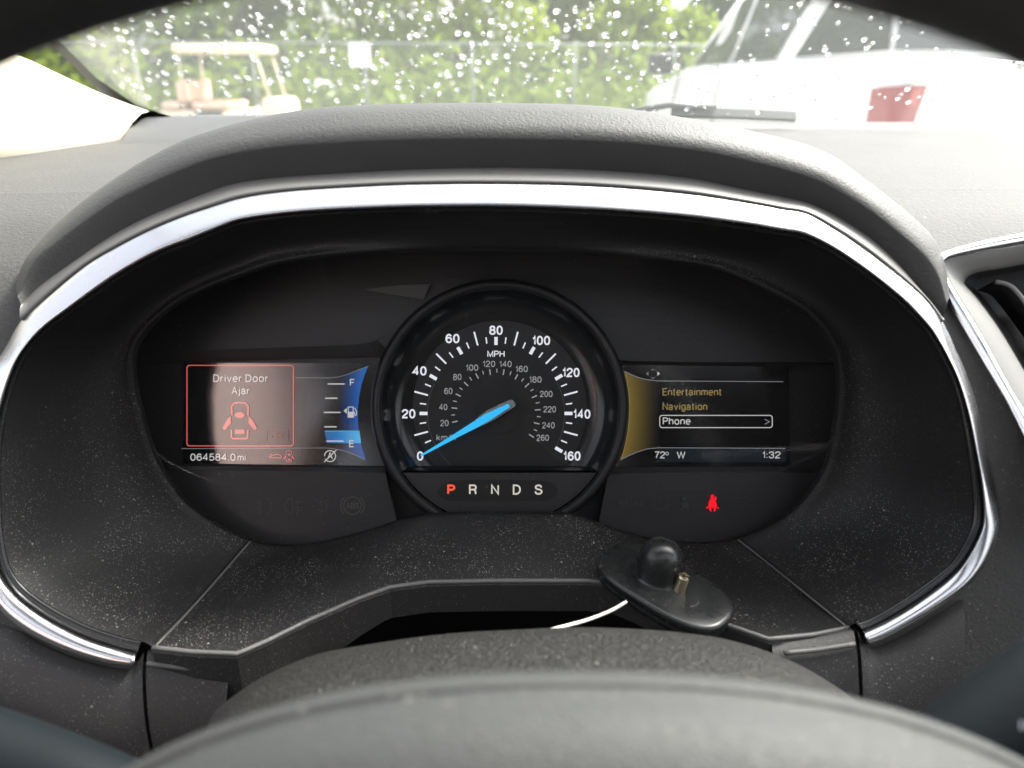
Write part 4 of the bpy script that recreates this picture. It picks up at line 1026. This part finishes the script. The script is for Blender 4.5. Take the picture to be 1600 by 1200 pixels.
specs = [(-17, 25, 8, 6, 1, 'tall green tree at the far end beyond the golf cart'), (-13.5, 22.5, 7, 6, 1, 'broad green tree directly behind the golf cart canopy'), (-10, 24, 9, 6.5, 2, 'dark green tree between the golf cart and the white notice'),
    (-7, 22, 8.5, 5.5, 1, 'green tree standing just behind the white notice'), (-4.2, 23.5, 9, 6, 0, 'tallest yellow green tree behind the middle of the fence'), (-1.4, 22.5, 8, 5.5, 0, 'bushy yellow green tree behind the middle of the fence'),
    (1.0, 24.5, 7.5, 5, 1, 'green tree where the tree line starts to drop'), (3.0, 23.5, 4.2, 3.8, 0, 'small yellow green tree beside the gap of white sky'), (5.2, 26, 2.7, 4, 1, 'low green bush tree under the gap of white sky'),
    (7.4, 27, 3.6, 4, 2, 'small dark green tree behind the SUV windscreen'), (10, 28, 3.6, 5, 1, 'low green tree hidden mostly behind the white SUV')]
for i, (x, y, h, wd, k, lb) in enumerate(specs): tree(x, y, h, wd, k, lb, 40+i)
# low undergrowth along the fence
rg = random.Random(5); vv, ff = [], []
for q in range(9000):
    x = rg.uniform(-16, 14); y = rg.uniform(18.5, 21.5)+x*.16; z = abs(rg.gauss(0, .8))
    p_ = Vector((x, y, z)); u = Vector((rg.gauss(0, 1), rg.gauss(0, 1), rg.gauss(0, 1))).normalized(); v_ = u.orthogonal().normalized(); sz = rg.uniform(.1, .22); b = len(vv)
    vv += [p_-u*sz, p_+v_*sz*.5, p_+u*sz, p_-v_*sz*.5]; ff.append((b, b+1, b+2, b+3))
o = mesh_obj('undergrowth', vv, ff, LEAFS[1], recalc=False, smooth=False); o['kind'] = 'stuff'
o['label'] = 'low green undergrowth along the foot of the fence'; o['category'] = 'undergrowth'

# golf cart
M_CREAM = pmat('cart_cream', (.62, .52, .4), .45); M_TANV = pmat('cart_seat_vinyl', (.6, .42, .32), .6); M_CBLK = pmat('cart_black', (.03, .03, .03), .6)
gx0, gy0, gk = -5.25, 15.05, .9
gc = thing('golf_cart', 'cream golf cart with canopy parked before the chain link fence', 'golf cart', (gx0, gy0, 0))
def gb(name, x0, x1, z0, z1, mat, y0=-.55, y1=.55, bv=.03): return box(name, (gx0+x0*gk, gy0+y0, z0*gk), (gx0+x1*gk, gy0+y1, z1*gk), mat, gc, bv)
gb('canopy', -.72, .98, 1.76, 1.92, M_CREAM, -.6, .6, .06)
for x0, x1 in ((-.62, -.66), (.86, 1.12)):
    for y0 in (-.5, .5): tube('canopy_post', [(gx0+x0*gk, gy0+y0, 1.76*gk), (gx0+x1*gk, gy0+y0, .7*gk)], .018, M_CREAM, gc)
gb('body', -1.2, .6, .3, .72, M_CREAM, bv=.08)
gb('front_cowl', .85, 1.35, .3, .95, M_CREAM, bv=.12)
gb('floor', .3, 1.0, .3, .38, M_CBLK)
gb('seat', -.5, .25, .74, .88, M_TANV, bv=.05); gb('seat_back', -.62, -.5, .88, 1.28, M_TANV, bv=.04)
gb('rear_seat', -1.1, -.75, .74, .88, M_TANV, bv=.05); gb('rear_seat_back', -.75, -.63, .88, 1.25, M_TANV, bv=.04)
gb('bag_well', -.45, .1, .35, .7, M_CBLK, -.57, .57)
tube('steering_post', [(gx0+.78, gy0-.2, .72), (gx0+.5, gy0-.2, 1.0)], .02, M_CBLK, gc)
for x0 in (-.85, .95):
    for y0 in (-.5, .5):
        q = Vector((gx0+x0*gk, gy0+y0, .23)); tube('wheel', [q-Vector((0, .09, 0)), q+Vector((0, .09, 0))], .23, M_CBLK, gc, seg=20)

# white SUV ahead on the right
M_WPAINT = pmat('white_paint', (.8, .8, .8), .25, coat=.5); M_TINT = pmat('tinted_glass', (.03, .034, .036), .05, spec=.6)
M_TAIL = pmat('tail_lens', (.24, .012, .018), .2, coat=.4); M_TYRE = pmat('tyre', (.02, .02, .02), .8)
so = Vector((1.66, 3.72, 0)); sf = Vector((-.078, .997, 0)).normalized(); sr = Vector((sf.y, -sf.x, 0))
suv = thing('parked_suv', 'white parked SUV with tinted windows and red tail lamp beyond the windshield', 'car', so)
def V(u, v, z): return so+sf*u+sr*v+Vector((0, 0, z))
BW = 1.95
def sect(u, zb0, zbelt, inset):
    pts = [(inset+.12, zb0), (inset+.02, zb0+.12), (inset, .62), (inset-.01, .85), (inset, 1.05), (inset+.03, zbelt-.05), (inset+.07, zbelt)]
    L_ = [V(u, a, z) for a, z in pts]; Rr_ = [V(u, BW-a, z) for a, z in reversed(pts)]
    return L_+Rr_
rows = [sect(.06, .5, 1.2, .16), sect(0, .42, 1.25, .07), sect(.05, .34, 1.275, .02), sect(.3, .3, 1.285, 0), sect(1.2, .3, 1.29, -.01), sect(2.4, .3, 1.29, 0), sect(3.3, .3, 1.26, .0), sect(3.9, .32, 1.17, .02), sect(4.6, .36, 1.1, .06), sect(4.95, .42, 1.0, .2), sect(5.02, .5, .9, .32)]
loft('body', rows, M_WPAINT, suv, close_u=True, caps=True)
def gh(u, inset, z): return [V(u, inset, z), V(u, BW-inset, z)]
bl = [(.10, .085), (.9, .075), (1.9, .075), (2.9, .08), (3.45, .13)]
tl_ = [(.34, .22), (.9, .21), (1.7, .21), (2.35, .22), (2.6, .27)]
zt_ = 1.80
gv = [V(u, i_, 1.25) for u, i_ in bl]+[V(u, BW-i_, 1.25) for u, i_ in reversed(bl)]
gt_ = [V(u, i_, zt_) for u, i_ in tl_]+[V(u, BW-i_, zt_) for u, i_ in reversed(tl_)]
gtop = [V(u+(.08 if u < 1 else -.08 if u > 2.3 else 0), i_+.08, zt_+.06) for u, i_ in tl_]+[V(u+(.08 if u < 1 else -.08 if u > 2.3 else 0), BW-i_-.08, zt_+.06) for u, i_ in reversed(tl_)]
loft('cabin', [gv, [a.lerp(b, .5)+(a.lerp(b, .5)-V(1.6, BW/2, a.lerp(b, .5).z)).normalized()*.012 for a, b in zip(gv, gt_)], gt_, gtop], M_WPAINT, suv, close_u=True, caps=True)
def side_pt(u, z, off):             # on the left flank of the cabin
    t_ = (z-1.25)/(zt_-1.25)
    i_ = lerp(interp(u, bl), interp(u, tl_), t_); return V(u, i_-.014-off, z)
def sidewin(name, quad, mat=M_TINT):
    n_ = 6; rws = []
    (u0, z0), (u1, z1), (u2, z2), (u3, z3) = quad     # bottom rear, bottom front, top front, top rear
    for a in range(n_+1):
        t_ = a/n_; rws.append([side_pt(lerp(lerp(u0, u1, s_/n_), lerp(u3, u2, s_/n_), t_), lerp(lerp(z0, z1, s_/n_), lerp(z3, z2, s_/n_), t_), .006) for s_ in range(n_+1)])
    return loft(name, rws, mat, suv)
sidewin('quarter_window', ((.12, 1.315), (1.13, 1.305), (.78, 1.74), (.36, 1.74)))
sidewin('rear_door_window', ((1.42, 1.30), (2.18, 1.295), (2.05, 1.74), (1.10, 1.74)))
sidewin('front_door_window', ((2.28, 1.295), (3.2, 1.29), (2.42, 1.72), (2.15, 1.74)))
def rear_pt(v_, z, off):
    t_ = (z-1.25)/(zt_-1.25); return V(lerp(.10, .34, t_)-.012-off, v_, z)
loft('rear_window', [[rear_pt(lerp(.10+.10*k/5, BW-.10-.10*k/5, s_/8), lerp(1.315, 1.72, k/5), .008) for s_ in range(9)] for k in range(6)], M_TINT, suv)
loft('windscreen', [[V(lerp(3.47, 2.64, k/4), lerp(.2+.1*k/4, BW-.2-.1*k/4, s_/6), lerp(1.27, 1.76, k/4)+.012) for s_ in range(7)] for k in range(5)], M_TINT, suv)
for side in (0, 1):
    def X(a): return a if side == 0 else BW-a
    rws = [[V(-.03, X(.10+.02*k/4), lerp(.955, 1.165, k/4)) for k in range(5)], [V(-.035, X(.165+.04*k/4), lerp(.955, 1.165, k/4)) for k in range(5)]]
    rws = [[V(.07, X(.0), lerp(.97, 1.15, k/4)) for k in range(5)], [V(.0, X(.04), lerp(.965, 1.16, k/4)) for k in range(5)]]+rws+[[V(.03, X(.165+.04*k/4), lerp(.955, 1.165, k/4)) for k in range(5)]]
    loft('tail_lamp', rws, M_TAIL, suv)
    lp_ = [[V(-.0405, X(.115+.02*k/4), lerp(1.075, 1.150, k/4)) for k in range(5)], [V(-.0435, X(.155+.03*k/4), lerp(1.075, 1.150, k/4)) for k in range(5)], [V(-.032, X(.157+.03*k/4), lerp(1.075, 1.150, k/4)) for k in range(5)]]
    loft('lamp_lens', lp_, pmat('brake_lens', (.34, .02, .02), .1, coat=.5), suv)
M_GAP = pmat('panel_gap', (.05, .05, .05), .8)
for u in (1.32, 2.26, 3.35): tube('panel_gap', [V(u-.1 if u < 2 else u, -.0105 if u < 2 else -.002, .45), V(u, -.016, .85), V(u, -.003, 1.05), V(u, .03, 1.235)], .006, M_GAP, suv, seg=6)
for u in (1.5, 2.45): tube('door_handle', [V(u, -.012, 1.04), V(u+.03, -.045, 1.045), V(u+.17, -.045, 1.05), V(u+.2, -.012, 1.05)], .014, M_WPAINT, suv, seg=8)
mir = box('wing_mirror', (-.1, -.06, -.08), (.1, .06, .08), M_CBLK, None, .03)
mir.parent = suv; mir.location = V(3.15, -.19, 1.22)-root_loc(suv); mir.rotation_euler = (0, 0, math.atan2(-sf.x, sf.y))
for u in (.95, 3.95):
    for v_ in (.12, BW-.12):
        q = V(u, v_, .37); wl_ = tube('wheel', [q-sr*.13, q+sr*.13], .37, M_TYRE, suv, seg=28)
        s_ = -1 if v_ < 1 else 1
        tube('hubcap', [q+sr*s_*.10, q+sr*s_*.137], .22, M_GALV, wl_, seg=20)
